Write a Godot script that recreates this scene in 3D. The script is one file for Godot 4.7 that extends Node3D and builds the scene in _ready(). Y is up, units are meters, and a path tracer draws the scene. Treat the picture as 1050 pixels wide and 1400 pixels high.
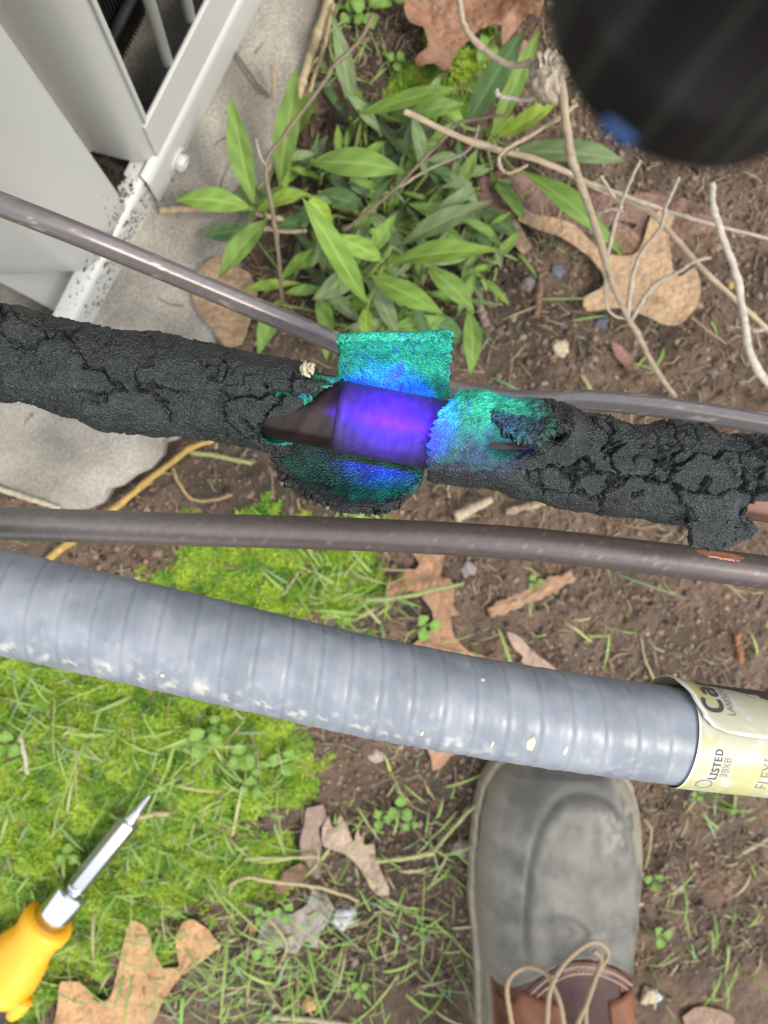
extends Node3D

# ---------------------------------------------------------------- camera model, used to measure places off the photograph
const F := 1052.0
const EYE := Vector3(0, 0.52, 0)
const PAD_Y := 0.018
var view_basis: Basis
var rng := RandomNumberGenerator.new()
var used := {}

func ray(px: float, py: float) -> Vector3:
	return view_basis * Vector3((px - 525.0) / F, (700.0 - py) / F, -1.0)

func P(px: float, py: float, d: float) -> Vector3:            # point at a depth from the eye
	return EYE + ray(px, py) * d

func G(px: float, py: float, h: float) -> Vector3:            # point at a height above the ground
	var r := ray(px, py)
	return EYE + r * ((h - EYE.y) / r.y)

func depth_of(p: Vector3) -> float:
	return -(view_basis.inverse() * (p - EYE)).z

func on_ground(px: float, py: float, above := 0.0) -> Vector3:
	var p := G(px, py, 0.0)
	for i in 3:
		p = G(px, py, ground_h(p.x, p.z) + above)
	return p

# ---------------------------------------------------------------- noises
func noise(freq: float, octaves := 3, s := 1, kind := FastNoiseLite.TYPE_SIMPLEX_SMOOTH) -> FastNoiseLite:
	var n := FastNoiseLite.new()
	n.noise_type = kind
	n.frequency = freq
	n.seed = s
	n.fractal_type = FastNoiseLite.FRACTAL_FBM if octaves > 1 else FastNoiseLite.FRACTAL_NONE
	n.fractal_octaves = octaves
	return n

func cells(freq: float, s: int, out_kind := FastNoiseLite.RETURN_DISTANCE2_SUB, warp := 0.0) -> FastNoiseLite:
	var n := noise(freq, 1, s, FastNoiseLite.TYPE_CELLULAR)
	n.cellular_return_type = out_kind
	n.cellular_jitter = 1.0
	if warp > 0.0:
		n.domain_warp_enabled = true
		n.domain_warp_amplitude = warp
		n.domain_warp_frequency = freq * 1.7
		n.domain_warp_fractal_octaves = 2
	return n

var n_big := noise(6.0, 3, 11)
var n_mid := noise(28.0, 3, 12)
var n_fine := noise(110.0, 3, 13)
var n_clod := cells(70.0, 14, FastNoiseLite.RETURN_DISTANCE)
var n_tone := noise(17.0, 4, 15)

# ---------------------------------------------------------------- the ground
var patches := []           # moss ellipses: world x, z, radius x, radius z, strength

func patch_list() -> void:
	for e in [[340, 790, 130, 95], [110, 1000, 240, 160], [60, 1200, 230, 150], [330, 1040, 110, 90], [220, 1170, 150, 105], [480, 790, 60, 60], [-320, 1250, 420, 380], [640, 70, 60, 70], [590, 120, 50, 40], [330, 1180, 90, 60]]:
		var c := G(e[0], e[1], 0.0)
		var k := 0.5 / F
		patches.append([c.x, c.z, e[2] * k, e[3] * k])

func moss_at(x: float, z: float) -> float:
	var best := 9.0
	for e in patches:
		var dx: float = (x - e[0]) / e[2]
		var dz: float = (z - e[1]) / e[3]
		best = minf(best, sqrt(dx * dx + dz * dz))
	return 1.0 - smoothstep(0.8, 1.12, best + n_mid.get_noise_2d(x + 5.0, z) * 0.45)

func ground_h(x: float, z: float) -> float:
	var h := n_big.get_noise_2d(x, z) * 0.010 + n_mid.get_noise_2d(x, z) * 0.005
	h += 0.016 * exp(-((x + 0.11) * (x + 0.11) + (z - 0.22) * (z - 0.22)) / 0.03)
	h += 0.012 * smoothstep(0.1, 0.5, x) - 0.002
	return h

func soil_h(x: float, z: float) -> float:
	var clod := clampf(n_clod.get_noise_2d(x, z) + 1.0, 0.0, 1.0)
	return ground_h(x, z) + n_fine.get_noise_2d(x, z) * 0.0022 + (0.5 - clod) * 0.0018

# ---------------------------------------------------------------- materials
func lin(r: float, g: float, b: float) -> Color:
	return Color(r, g, b)

func alb(r: float, g: float, b: float) -> Color:
	return Color(r, g, b).linear_to_srgb()

func image_of(n: FastNoiseLite, size := 512, lo := 0.0, hi := 1.0, power := 1.0) -> ImageTexture:
	var im := n.get_seamless_image(size, size)
	im.convert(Image.FORMAT_RGBA8)
	if lo != 0.0 or hi != 1.0 or power != 1.0:
		var d := im.get_data()
		var table := PackedByteArray()
		table.resize(256)
		for i in 256:
			table[i] = int(clampf(lo + (hi - lo) * pow(i / 255.0, power), 0.0, 1.0) * 255.0)
		for i in range(0, d.size(), 4):
			var v := table[d[i]]
			d[i] = v; d[i + 1] = v; d[i + 2] = v
		im = Image.create_from_data(size, size, false, Image.FORMAT_RGBA8, d)
	return ImageTexture.create_from_image(im)

var T := {}

func textures() -> void:
	T.grain = image_of(noise(0.06, 4, 21), 512)
	T.mottle = image_of(noise(0.012, 5, 22), 512, 0.6, 1.0)
	T.speck = image_of(noise(0.09, 3, 23), 512, 0.72, 1.0)
	T.pits = image_of(cells(0.045, 24, FastNoiseLite.RETURN_DISTANCE), 512)
	T.rough = image_of(noise(0.02, 4, 25), 512, 0.35, 0.85)
	T.crinkle = image_of(cells(0.035, 26, FastNoiseLite.RETURN_DISTANCE2_SUB, 14.0), 512)
	# leaf relief: a sunken midrib and side veins
	var im := Image.create(128, 512, false, Image.FORMAT_RGBA8)
	for y in 512:
		for x in 128:
			var u := absf(x / 127.0 - 0.5) * 2.0
			var v := y / 511.0
			var h := 0.75 - 0.6 * exp(-u * u * 130.0)
			var s := fposmod(v * 13.0 - u * 1.6, 1.0)
			h -= 0.22 * exp(-pow((s - 0.5) * 11.0, 2.0)) * (1.0 - u)
			h += 0.08 * sin(v * 170.0 + u * 8.0) * sin(u * 40.0)
			im.set_pixel(x, y, Color(h, h, h))
	T.leaf = ImageTexture.create_from_image(im)

func mat(c: Color, rough := 0.8, metal := 0.0, vertex := false) -> StandardMaterial3D:
	var m := StandardMaterial3D.new()
	m.albedo_color = c
	m.roughness = rough
	m.metallic = metal
	m.vertex_color_use_as_albedo = vertex
	m.cull_mode = BaseMaterial3D.CULL_DISABLED
	return m

func bumpy(m: StandardMaterial3D, tex: Texture2D, cm: float, per_metre: float) -> StandardMaterial3D:
	m.heightmap_enabled = true
	m.heightmap_texture = tex
	m.heightmap_scale = cm
	m.uv1_triplanar = true
	m.uv1_world_triplanar = true
	m.uv1_scale = Vector3.ONE * per_metre
	return m

func mottled(m: StandardMaterial3D, tex: Texture2D, over: Texture2D = null, per_metre := 3.0) -> StandardMaterial3D:
	m.albedo_texture = tex
	if over:
		m.detail_enabled = true
		m.detail_albedo = over
		m.detail_blend_mode = BaseMaterial3D.BLEND_MODE_MUL
		m.detail_uv_layer = BaseMaterial3D.DETAIL_UV_2
		m.uv2_triplanar = true
		m.uv2_world_triplanar = true
		m.uv2_scale = Vector3.ONE * per_metre
	return m

var M := {}

func materials() -> void:
	M.soil = mottled(bumpy(mat(Color.WHITE, 0.95, 0.0, true), T.grain, 0.14, 9.0), T.speck)
	M.crumb = bumpy(mat(Color.WHITE, 0.95, 0.0, true), T.grain, 0.05, 30.0)
	M.concrete = mottled(bumpy(mat(alb(0.50, 0.455, 0.385), 0.9), T.pits, 0.05, 9.0), T.speck, T.mottle, 2.6)
	M.green = mat(Color.WHITE, 0.62, 0.0, true)
	M.green.backlight_enabled = true
	M.green.backlight = Color(0.55, 0.55, 0.55)
	M.leaf = mat(Color.WHITE, 0.6, 0.0, true)
	M.leaf.metallic_specular = 0.36
	M.leaf.heightmap_enabled = true
	M.leaf.heightmap_texture = T.leaf
	M.leaf.heightmap_scale = 0.05
	M.leaf.backlight_enabled = true
	M.leaf.backlight = Color(0.5, 0.5, 0.5)
	M.dry_leaf = bumpy(mat(Color.WHITE, 0.55, 0.0, true), T.crinkle, 0.17, 9.0)
	mottled(M.dry_leaf, T.speck)
	M.straw = mottled(bumpy(mat(Color.WHITE, 0.7, 0.0, true), T.grain, 0.012, 40.0), T.speck)
	M.foam = bumpy(mat(Color.WHITE, 0.36, 0.0, true), T.grain, 0.085, 50.0)
	M.foam.metallic_specular = 0.56
	M.copper = bumpy(mat(Color.WHITE, 0.30, 0.75, true), T.grain, 0.0012, 40.0)
	M.tarnish = bumpy(mat(Color.WHITE, 0.45, 0.0, true), T.grain, 0.0012, 40.0)
	M.tarnish.metallic_specular = 0.3
	M.tube = mottled(bumpy(mat(Color.WHITE, 0.36, 0.3, true), T.grain, 0.003, 60.0), T.speck)
	M.paint = bumpy(mat(alb(0.43, 0.425, 0.395), 0.38), T.grain, 0.004, 30.0)
	M.paint_v = bumpy(mat(Color.WHITE, 0.45, 0.0, true), T.grain, 0.006, 30.0)
	M.black = bumpy(mat(alb(0.012, 0.012, 0.013), 0.6), T.grain, 0.02, 30.0)
	M.fins = mat(alb(0.03, 0.03, 0.032), 0.5, 0.3)
	M.pvc = bumpy(mat(Color.WHITE, 0.42, 0.0, true), T.mottle, 0.02, 26.0)
	M.pvc.subsurf_scatter_enabled = true
	M.pvc.subsurf_scatter_strength = 0.15
	M.pvc.clearcoat_enabled = true
	M.pvc.clearcoat = 0.12
	M.pvc.clearcoat_roughness = 0.28
	M.vinyl = bumpy(mat(Color.WHITE, 0.4, 0.0, true), T.mottle, 0.02, 30.0)
	M.ink = mat(alb(0.045, 0.045, 0.05), 0.6)
	M.faded_ink = mat(alb(0.15, 0.15, 0.14), 0.6)
	M.chrome = mat(alb(0.60, 0.61, 0.63), 0.12, 1.0)
	M.steel = bumpy(mat(alb(0.46, 0.46, 0.47), 0.34, 1.0), T.grain, 0.004, 60.0)
	M.yellow = bumpy(mat(alb(0.78, 0.36, 0.012), 0.45), T.grain, 0.006, 60.0)
	M.grip = bumpy(mat(alb(0.02, 0.02, 0.022), 0.7), T.grain, 0.01, 60.0)
	M.rubber = mottled(bumpy(mat(Color.WHITE, 0.58, 0.0, true), T.grain, 0.012, 30.0), T.speck)
	M.leather = mottled(bumpy(mat(Color.WHITE, 0.42, 0.0, true), T.crinkle, 0.025, 22.0), T.speck)
	M.lace = bumpy(mat(alb(0.27, 0.20, 0.125), 0.9), T.crinkle, 0.03, 90.0)
	M.thread = mat(alb(0.55, 0.42, 0.34), 0.8)
	M.torch = bumpy(mat(Color.WHITE, 0.58, 0.0, true), T.grain, 0.006, 60.0)
	M.torch.metallic_specular = 0.3
	M.stone = mottled(bumpy(mat(Color.WHITE, 0.8, 0.0, true), T.grain, 0.03, 30.0), T.speck)
	M.water = mat(Color(1, 1, 1, 0.06), 0.03)
	M.water.refraction_enabled = true
	M.water.refraction_scale = 0.033

# ---------------------------------------------------------------- building things
func numbered(called: String) -> String:
	if not used.has(called):
		used[called] = 0
		return called
	used[called] += 1
	return "%s_%03d" % [called, used[called]]

func thing(called: String, label: String, category: String, at := Vector3.ZERO, group := "") -> Node3D:
	var o := Node3D.new()
	o.name = numbered(called)
	add_child(o)
	o.position = at
	tag(o, label, category, group)
	return o

func tag(o: Node3D, label: String, category: String, group := "") -> void:
	o.set_meta("label", label)
	o.set_meta("category", category)
	if group != "":
		o.set_meta("group", group)

func put(called: String, mesh: Mesh, m: Material, parent: Node3D = null) -> MeshInstance3D:
	# the mesh is made in the scene's coordinates; under a thing it is moved back by where the thing stands
	var o := MeshInstance3D.new()
	o.mesh = mesh
	o.material_override = m
	if parent:
		o.name = called
		parent.add_child(o, true)
		var off := Vector3.ZERO
		var q: Node = parent
		while q is Node3D and q != self:
			off += (q as Node3D).position
			q = q.get_parent()
		o.position = -off
	else:
		o.name = numbered(called)
		add_child(o, true)
	return o

func structure(o: Node3D) -> Node3D:
	o.set_meta("kind", "structure")
	return o

func finish(V: PackedVector3Array, C: PackedColorArray, UV: PackedVector2Array, I: PackedInt32Array) -> ArrayMesh:
	var a := []
	a.resize(Mesh.ARRAY_MAX)
	a[Mesh.ARRAY_VERTEX] = V
	if C.size() == V.size():
		a[Mesh.ARRAY_COLOR] = C
	if UV.size() == V.size():
		a[Mesh.ARRAY_TEX_UV] = UV
	a[Mesh.ARRAY_INDEX] = I
	var raw := ArrayMesh.new()
	raw.add_surface_from_arrays(Mesh.PRIMITIVE_TRIANGLES, a)
	var st := SurfaceTool.new()
	st.create_from(raw, 0)
	st.generate_normals()
	return st.commit()

func flat_mesh(V: PackedVector3Array, I: PackedInt32Array) -> ArrayMesh:
	var st := SurfaceTool.new()
	st.begin(Mesh.PRIMITIVE_TRIANGLES)
	st.set_smooth_group(-1)
	for i in I:
		st.add_vertex(V[i])
	st.generate_normals()
	return st.commit()

func join(list: Array) -> ArrayMesh:
	var st := SurfaceTool.new()
	st.begin(Mesh.PRIMITIVE_TRIANGLES)
	for m in list:
		st.append_from(m, 0, Transform3D.IDENTITY)
	return st.commit()

func quads(nu: int, nv: int, base := 0) -> PackedInt32Array:      # nu rows of nv points
	var I := PackedInt32Array()
	for i in nu - 1:
		for j in nv - 1:
			var a := base + i * nv + j
			I.append_array([a, a + 1, a + nv, a + 1, a + nv + 1, a + nv])
	return I

func spline(pts: Array, n: int) -> Array:
	var out := []
	var m := pts.size()
	for i in n:
		var t := float(i) / (n - 1) * (m - 1)
		var k := mini(int(t), m - 2)
		var f := t - k
		var p0: Vector3 = pts[maxi(k - 1, 0)]
		var p1: Vector3 = pts[k]
		var p2: Vector3 = pts[k + 1]
		var p3: Vector3 = pts[mini(k + 2, m - 1)]
		out.append(p1.cubic_interpolate(p2, p0, p3, f))
	return out

# a tube along points; radius, tone and bumps may change along it
func tube(pts: Array, radius: Callable, sides := 10, color = null, lobes = null) -> ArrayMesh:
	var V := PackedVector3Array()
	var C := PackedColorArray()
	var n := pts.size()
	var side := Vector3.ZERO
	for i in n:
		var t: Vector3 = (pts[mini(i + 1, n - 1)] - pts[maxi(i - 1, 0)]).normalized()
		if side == Vector3.ZERO:
			side = t.cross(Vector3.UP if absf(t.y) < 0.9 else Vector3.RIGHT).normalized()
		side = (side - t * side.dot(t)).normalized()
		var other := t.cross(side)
		var f := float(i) / (n - 1)
		for j in sides + 1:
			var a := TAU * (j % sides) / sides
			var r: float = radius.call(f)
			if lobes != null:
				r *= lobes.call(f, a)
			V.append(pts[i] + (side * cos(a) + other * sin(a)) * r)
			C.append(color.call(f, a) if color != null else Color.WHITE)
	var I := quads(n, sides + 1)
	for e in [0, n - 1]:
		var c := V.size()
		V.append(pts[e])
		C.append(C[e * (sides + 1)])
		for j in sides:
			var a: int = e * (sides + 1) + j
			I.append_array([c, a, a + 1] if e else [c, a + 1, a])
	return finish(V, C, PackedVector2Array(), I)

func lathe(profile: Array, at: Transform3D, sides := 32, shape = null, color = null) -> ArrayMesh:
	# profile: [along, radius]; the axis is the transform's y
	var V := PackedVector3Array()
	var C := PackedColorArray()
	for i in profile.size():
		for j in sides + 1:
			var a := TAU * (j % sides) / sides
			var r: float = profile[i][1]
			if shape != null:
				r = shape.call(i, a, r)
			V.append(at * Vector3(cos(a) * r, profile[i][0], sin(a) * r))
			C.append(color.call(i, a) if color != null else Color.WHITE)
	return finish(V, C, PackedVector2Array(), quads(profile.size(), sides + 1))

func box(size: Vector3, at: Transform3D, bevel := 0.001) -> ArrayMesh:
	# a box with chamfered edges
	var h := size / 2.0
	bevel = minf(bevel, minf(h.x, minf(h.y, h.z)) * 0.6)
	var W := PackedVector3Array()
	for r in [[-h.y, bevel], [-h.y + bevel, 0.0], [h.y - bevel, 0.0], [h.y, bevel]]:
		for q in [[-1, -1], [-1, 1], [1, 1], [1, -1]]:
			W.append(at * Vector3(q[0] * (h.x - r[1]), r[0], q[1] * (h.z - r[1])))
	var I := PackedInt32Array()
	for i in 3:
		for j in 4:
			var a := i * 4 + j
			var b := i * 4 + (j + 1) % 4
			I.append_array([a, b, a + 4, b, b + 4, a + 4])
	I.append_array([0, 2, 1, 0, 3, 2, 12, 13, 14, 12, 14, 15])
	return flat_mesh(W, I)

func blob(size: Vector3, at: Transform3D, amp: float, s: int, c: Color, rings := 10, freq := 1.3) -> ArrayMesh:
	var n := noise(freq, 3, s)
	var V := PackedVector3Array()
	var C := PackedColorArray()
	var segs := rings * 2
	for i in rings + 1:
		var th := PI * i / rings
		for j in segs + 1:
			var ph := TAU * (j % segs) / segs
			var d := Vector3(sin(th) * cos(ph), cos(th), sin(th) * sin(ph))
			var k := 1.0 + amp * n.get_noise_3dv(d)
			V.append(at * (d * size * k))
			C.append(c * (1.0 + 0.5 * n.get_noise_3dv(d * 2.0 + Vector3.ONE * 7.0)))
	return finish(V, C, PackedVector2Array(), quads(rings + 1, segs + 1))

# a sheet with thickness: mid(u, v) and two skins
func slab(nu: int, nv: int, mid: Callable, thick: float, tint: Callable) -> ArrayMesh:
	var Q := []
	for i in nu:
		for j in nv:
			Q.append(mid.call(float(i) / (nu - 1), float(j) / (nv - 1)))
	var V := PackedVector3Array()
	var C := PackedColorArray()
	for sgn in [1.0, -1.0]:
		for i in nu:
			for j in nv:
				var du: Vector3 = Q[mini(i + 1, nu - 1) * nv + j] - Q[maxi(i - 1, 0) * nv + j]
				var dv: Vector3 = Q[i * nv + mini(j + 1, nv - 1)] - Q[i * nv + maxi(j - 1, 0)]
				var nn := du.cross(dv).normalized()
				var edge := minf(minf(i, nu - 1 - i), minf(j, nv - 1 - j))
				var k := thick * 0.5 * (0.7 if edge < 1 else 1.0)
				V.append(Q[i * nv + j] + nn * k * sgn)
				C.append(tint.call(float(i) / (nu - 1), float(j) / (nv - 1), sgn))
	var I := quads(nu, nv)
	var B := quads(nu, nv, nu * nv)
	for k in range(0, B.size(), 3):
		I.append_array([B[k], B[k + 2], B[k + 1]])
	var off := nu * nv
	var ring := []
	for j in nv: ring.append(j)
	for i in range(1, nu): ring.append(i * nv + nv - 1)
	for j in range(nv - 2, -1, -1): ring.append((nu - 1) * nv + j)
	for i in range(nu - 2, -1, -1): ring.append(i * nv)
	for k in ring.size() - 1:
		var a: int = ring[k]
		var b: int = ring[k + 1]
		I.append_array([a, a + off, b, b, a + off, b + off])
	return finish(V, C, PackedVector2Array(), I)

# ---------------------------------------------------------------- leaves
func lance(base: Vector3, tip: Vector3, width: float, arch: float, roll: float, c: Color, wave := 0.05, broad := 0.74) -> ArrayMesh:
	var nl := 26
	var nc := 11
	var along := tip - base
	var length := along.length()
	var fwd := along.normalized()
	var side := fwd.cross(Vector3.UP).normalized()
	var up := side.cross(fwd).normalized()
	side = side.rotated(fwd, roll)
	up = up.rotated(fwd, roll)
	var V := PackedVector3Array()
	var C := PackedColorArray()
	var UV := PackedVector2Array()
	var ph := rng.randf() * 9.0
	for i in nl:
		var t := float(i) / (nl - 1)
		var w := pow(maxf(sin(PI * pow(t, broad * 1.25)), 0.0), 1.05)
		w = maxf(w * (1.0 - 0.15 * t), 0.07 * (1.0 - t) ) * width * 0.5
		var mid := base + along * t + Vector3.UP * arch * length * (sin(PI * t) * 0.8 - t * t * 0.25)
		mid += side * sin(t * 3.0 + ph) * length * 0.025
		for j in nc:
			var u := float(j) / (nc - 1) * 2.0 - 1.0
			var lift := absf(u) * w * 0.28 + sin(t * 11.0 + ph + signf(u) * 1.3) * wave * width * u * u
			V.append(mid + side * u * w + up * lift)
			var k := 1.0 + 0.12 * sin(t * 23.0 + u * 4.0 + ph) + 0.1 * sin(t * 7.0 + ph * 2.0)
			var cc := c * k
			var spot := n_fine.get_noise_2d(u * 0.012 + ph, t * 0.06)
			cc = cc.lerp(Color(0.16, 0.12, 0.04), smoothstep(0.42, 0.55, spot) * 0.7)
			if ph > 5.0: cc = cc.lerp(Color(0.17, 0.11, 0.035), smoothstep(0.90, 0.99, t + 0.03 * sin(u * 5.0)))
			var rib := exp(-u * u * 160.0)
			cc = cc.lerp(Color(c.r * 1.5 + 0.05, c.g * 1.35 + 0.05, c.b * 1.5 + 0.03), rib * 0.75)
			C.append(cc)
			UV.append(Vector2(float(j) / (nc - 1), t))
	return finish(V, C, UV, quads(nl, nc))

# a fallen leaf from its outline; bend(p) lifts it, ribs darken or raise along lines
func fallen(outline: Array, height: float, c: Color, curl: float, ribs: Array, s: int, step := 0.0035) -> ArrayMesh:
	var poly := PackedVector2Array()
	var centre := Vector2.ZERO
	for q in outline:
		var g := on_ground(q[0], q[1], height)
		poly.append(Vector2(g.x, g.z))
		centre += Vector2(g.x, g.z) / outline.size()
	var rim := PackedVector2Array()
	var m := poly.size()
	for k in m:
		var p0 := poly[(k - 1 + m) % m]
		var p1 := poly[k]
		var p2 := poly[(k + 1) % m]
		var p3 := poly[(k + 2) % m]
		var cnt := maxi(2, int(p1.distance_to(p2) / step))
		for q in cnt:
			var f := float(q) / cnt
			var sm := p1.cubic_interpolate(p2, p0, p3, f)
			rim.append(p1.lerp(p2, f).lerp(sm, 0.6))
	var pts := rim.duplicate()
	var lo := rim[0]
	var hi := rim[0]
	for p in rim:
		lo = lo.min(p)
		hi = hi.max(p)
	var x := lo.x
	while x < hi.x:
		var z := lo.y
		while z < hi.y:
			var p := Vector2(x, z) + Vector2(rng.randf_range(-0.3, 0.3), rng.randf_range(-0.3, 0.3)) * step
			if Geometry2D.is_point_in_polygon(p, rim):
				pts.append(p)
			z += step
		x += step
	var tri := Geometry2D.triangulate_delaunay(pts)
	var n := noise(28.0, 2, s)
	var lines := []
	for r in ribs:
		var l := []
		for q in r:
			var g := on_ground(q[0], q[1], height)
			l.append(Vector2(g.x, g.z))
		lines.append(l)
	var size := (hi - lo).length()
	var V := PackedVector3Array()
	var C := PackedColorArray()
	for p in pts:
		var d := p.distance_to(centre) / (size * 0.5)
		var y := ground_h(p.x, p.y) * 0.5 + height + curl * d * d * (0.5 + 0.9 * n.get_noise_2d(p.x * 1.5, p.y * 1.5)) + n.get_noise_2d(p.x, p.y) * curl * 0.35
		y = maxf(y, ground_h(p.x, p.y) + 0.0042)
		var near := 9.0
		for l in lines:
			for q in l.size() - 1:
				near = minf(near, p.distance_to(Geometry2D.get_closest_point_to_segment(p, l[q], l[q + 1])))
		var rib := exp(-near * near / 0.0000012)
		y += rib * 0.0009 - 0.0025 * exp(-near / 0.006)
		V.append(Vector3(p.x, y, p.y))
		var k := 1.0 + 0.35 * n_tone.get_noise_2d(p.x * 3.0 + s, p.y * 3.0) + 0.25 * n_fine.get_noise_2d(p.x, p.y)
		C.append((c * k).lerp(Color(c.r * 1.35, c.g * 1.25, c.b * 1.2), rib * 0.7))
	var I := PackedInt32Array()
	for k in range(0, tri.size(), 3):
		var mid := (pts[tri[k]] + pts[tri[k + 1]] + pts[tri[k + 2]]) / 3.0
		if Geometry2D.is_point_in_polygon(mid, rim):
			var a := pts[tri[k + 1]] - pts[tri[k]]
			var b := pts[tri[k + 2]] - pts[tri[k]]
			if a.cross(b) > 0.0:
				I.append_array([tri[k], tri[k + 1], tri[k + 2]])
			else:
				I.append_array([tri[k], tri[k + 2], tri[k + 1]])
	return finish(V, C, PackedVector2Array(), I)

# ---------------------------------------------------------------- a run of pipe measured along the photograph's x
class Run:
	var xs := []
	var ps := []
	var eye: Vector3
	func at(x: float) -> Vector3:
		var k := 0
		while k < xs.size() - 2 and x > xs[k + 1]:
			k += 1
		var f: float = (x - xs[k]) / (xs[k + 1] - xs[k])
		if f < 0.0 or f > 1.0:
			return (ps[k] as Vector3).lerp(ps[k + 1], f)
		var k0 := maxi(k - 1, 0)
		var k3 := mini(k + 2, xs.size() - 1)
		var m1: Vector3 = (ps[k + 1] - ps[k0]) / (xs[k + 1] - xs[k0]) * (xs[k + 1] - xs[k])
		var m2: Vector3 = (ps[k3] - ps[k]) / (xs[k3] - xs[k]) * (xs[k + 1] - xs[k])
		var f2 := f * f
		var f3 := f2 * f
		return ps[k] * (2 * f3 - 3 * f2 + 1) + m1 * (f3 - 2 * f2 + f) + ps[k + 1] * (3 * f2 - 2 * f3) + m2 * (f3 - f2)
	func frame(x: float) -> Array:            # centre, towards the eye, across (up in the photograph)
		var c := at(x)
		var t := (at(x + 4.0) - at(x - 4.0)).normalized()
		var w := (eye - c).normalized()
		w = (w - t * w.dot(t)).normalized()
		return [c, w, w.cross(t), t]

func run_of(list: Array) -> Run:
	var r := Run.new()
	r.eye = EYE
	for q in list:
		r.xs.append(float(q[0]))
		r.ps.append(P(q[0], q[1], q[2]))
	return r

func around(fr: Array, th: float, r: float) -> Vector3:
	return fr[0] + (fr[1] * cos(th) + fr[2] * sin(th)) * r

# ================================================================ the scene
func _ready() -> void:
	rng.seed = 4711
	# camera: a phone held over the pipes, looking almost straight down
	var straight := Basis(Vector3.RIGHT, Vector3.FORWARD, Vector3.UP)
	var nadir := Vector3(-145.0 / F, -1.0, -120.0 / F).normalized()
	view_basis = Basis(Quaternion(nadir, Vector3.DOWN)) * straight
	var cam := Camera3D.new()
	cam.name = "camera"
	add_child(cam)
	var lens := CameraAttributesPhysical.new()
	lens.frustum_focal_length = 12.0 * F / 700.0
	lens.frustum_focus_distance = 0.2
	lens.frustum_near = 0.01
	lens.frustum_far = 200.0
	lens.exposure_aperture = 13.0
	cam.attributes = lens
	cam.fov = rad_to_deg(2.0 * atan(700.0 / F))
	cam.near = 0.01
	cam.far = 200.0
	cam.transform = Transform3D(view_basis, EYE)
	cam.current = true
	# overcast daylight
	var sky := ProceduralSkyMaterial.new()
	sky.sky_top_color = Color(0.93, 0.95, 0.98)
	sky.sky_horizon_color = Color(0.86, 0.88, 0.90)
	sky.sky_curve = 0.2
	sky.ground_bottom_color = Color(0.30, 0.29, 0.24)
	sky.ground_horizon_color = Color(0.45, 0.45, 0.42)
	sky.sky_energy_multiplier = 1.0
	var env := Environment.new()
	env.background_mode = Environment.BG_SKY
	env.sky = Sky.new()
	env.sky.sky_material = sky
	env.tonemap_mode = Environment.TONE_MAPPER_LINEAR
	env.tonemap_exposure = 2.2
	env.sdfgi_enabled = true
	env.ssao_enabled = true
	env.ssil_enabled = true
	var we := WorldEnvironment.new()
	we.name = "sky"
	we.environment = env
	add_child(we)
	var sun := DirectionalLight3D.new()
	sun.name = "sun"
	sun.light_energy = 0.5
	sun.light_color = Color(1.0, 0.97, 0.92)
	sun.light_angular_distance = 14.0
	sun.shadow_enabled = true
	add_child(sun)
	sun.look_at_from_position(Vector3(0.55, 1.0, 0.25), Vector3.ZERO, Vector3.UP)

	textures()
	materials()
	patch_list()
	ground()
	pad()
	condenser()
	pipes()
	foam_left()
	foam_right()
	conduit()
	torch()
	boot()
	screwdriver()
	plants()
	oak_leaves()
	twigs()
	small_things()
	cover()

# ---------------------------------------------------------------- ground
func axis_steps(lo: float, hi: float, step: float, out: float) -> PackedFloat32Array:
	var a := PackedFloat32Array()
	var x := lo
	while x < hi:
		a.append(x)
		x += step
	var d := step
	while x < out:
		a.append(x)
		d *= 1.35
		x += d
	a.append(out)
	a.reverse()
	d = step
	x = lo - d
	while x > -out:
		a.append(x)
		d *= 1.35
		x -= d
	a.append(-out)
	a.reverse()
	return a

func ground() -> void:
	var xs := axis_steps(-0.26, 0.42, 0.0024, 90.0)
	var zs := axis_steps(-0.42, 0.46, 0.0024, 90.0)
	# soft ovals of darker soil
	var dark_ovals := []
	for e in [[480, 1260, 190, 150], [560, 1120, 110, 90], [340, 660, 130, 70], [520, 320, 150, 190], [480, 60, 110, 110], [700, 450, 90, 60]]:
		var g := G(e[0], e[1], 0.0)
		dark_ovals.append([g.x, g.z, e[2] * 0.0005, e[3] * 0.0005])
	var V := PackedVector3Array()
	var C := PackedColorArray()
	for z in zs:
		for x in xs:
			var near := absf(x) < 1.0 and absf(z) < 1.0
			V.append(Vector3(x, soil_h(x, z) if near else ground_h(x, z), z))
			var k := 1.0 + 0.45 * n_tone.get_noise_2d(x, z) + 0.35 * n_fine.get_noise_2d(x * 1.7, z * 1.7)
			var warm := n_mid.get_noise_2d(x + 3.0, z + 8.0)
			var c := lin(0.150 + 0.03 * warm, 0.100 + 0.008 * warm, 0.068 - 0.004 * warm) * k
			var wet := smoothstep(0.05, 0.45, n_tone.get_noise_2d(x * 0.7 + 20.0, z * 0.7))
			c = c.lerp(lin(0.045, 0.031, 0.022), wet * 0.6)
			var dark_amount := 0.0
			if near:
				for e in dark_ovals:
					dark_amount = maxf(dark_amount, exp(-pow((x - e[0]) / e[2], 2.0) - pow((z - e[1]) / e[3], 2.0)))
			c = c.lerp(lin(0.048, 0.035, 0.024) * k, clampf(dark_amount * 0.95 + 0.3 * n_mid.get_noise_2d(x, z) * dark_amount, 0.0, 0.9))
			var green := moss_at(x, z) if near else 0.75
			c = c.lerp(lin(0.07, 0.085, 0.016) * k, green * 0.9)
			C.append(c)
	structure(put("ground", finish(V, C, PackedVector2Array(), quads(zs.size(), xs.size())), M.soil))

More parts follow.
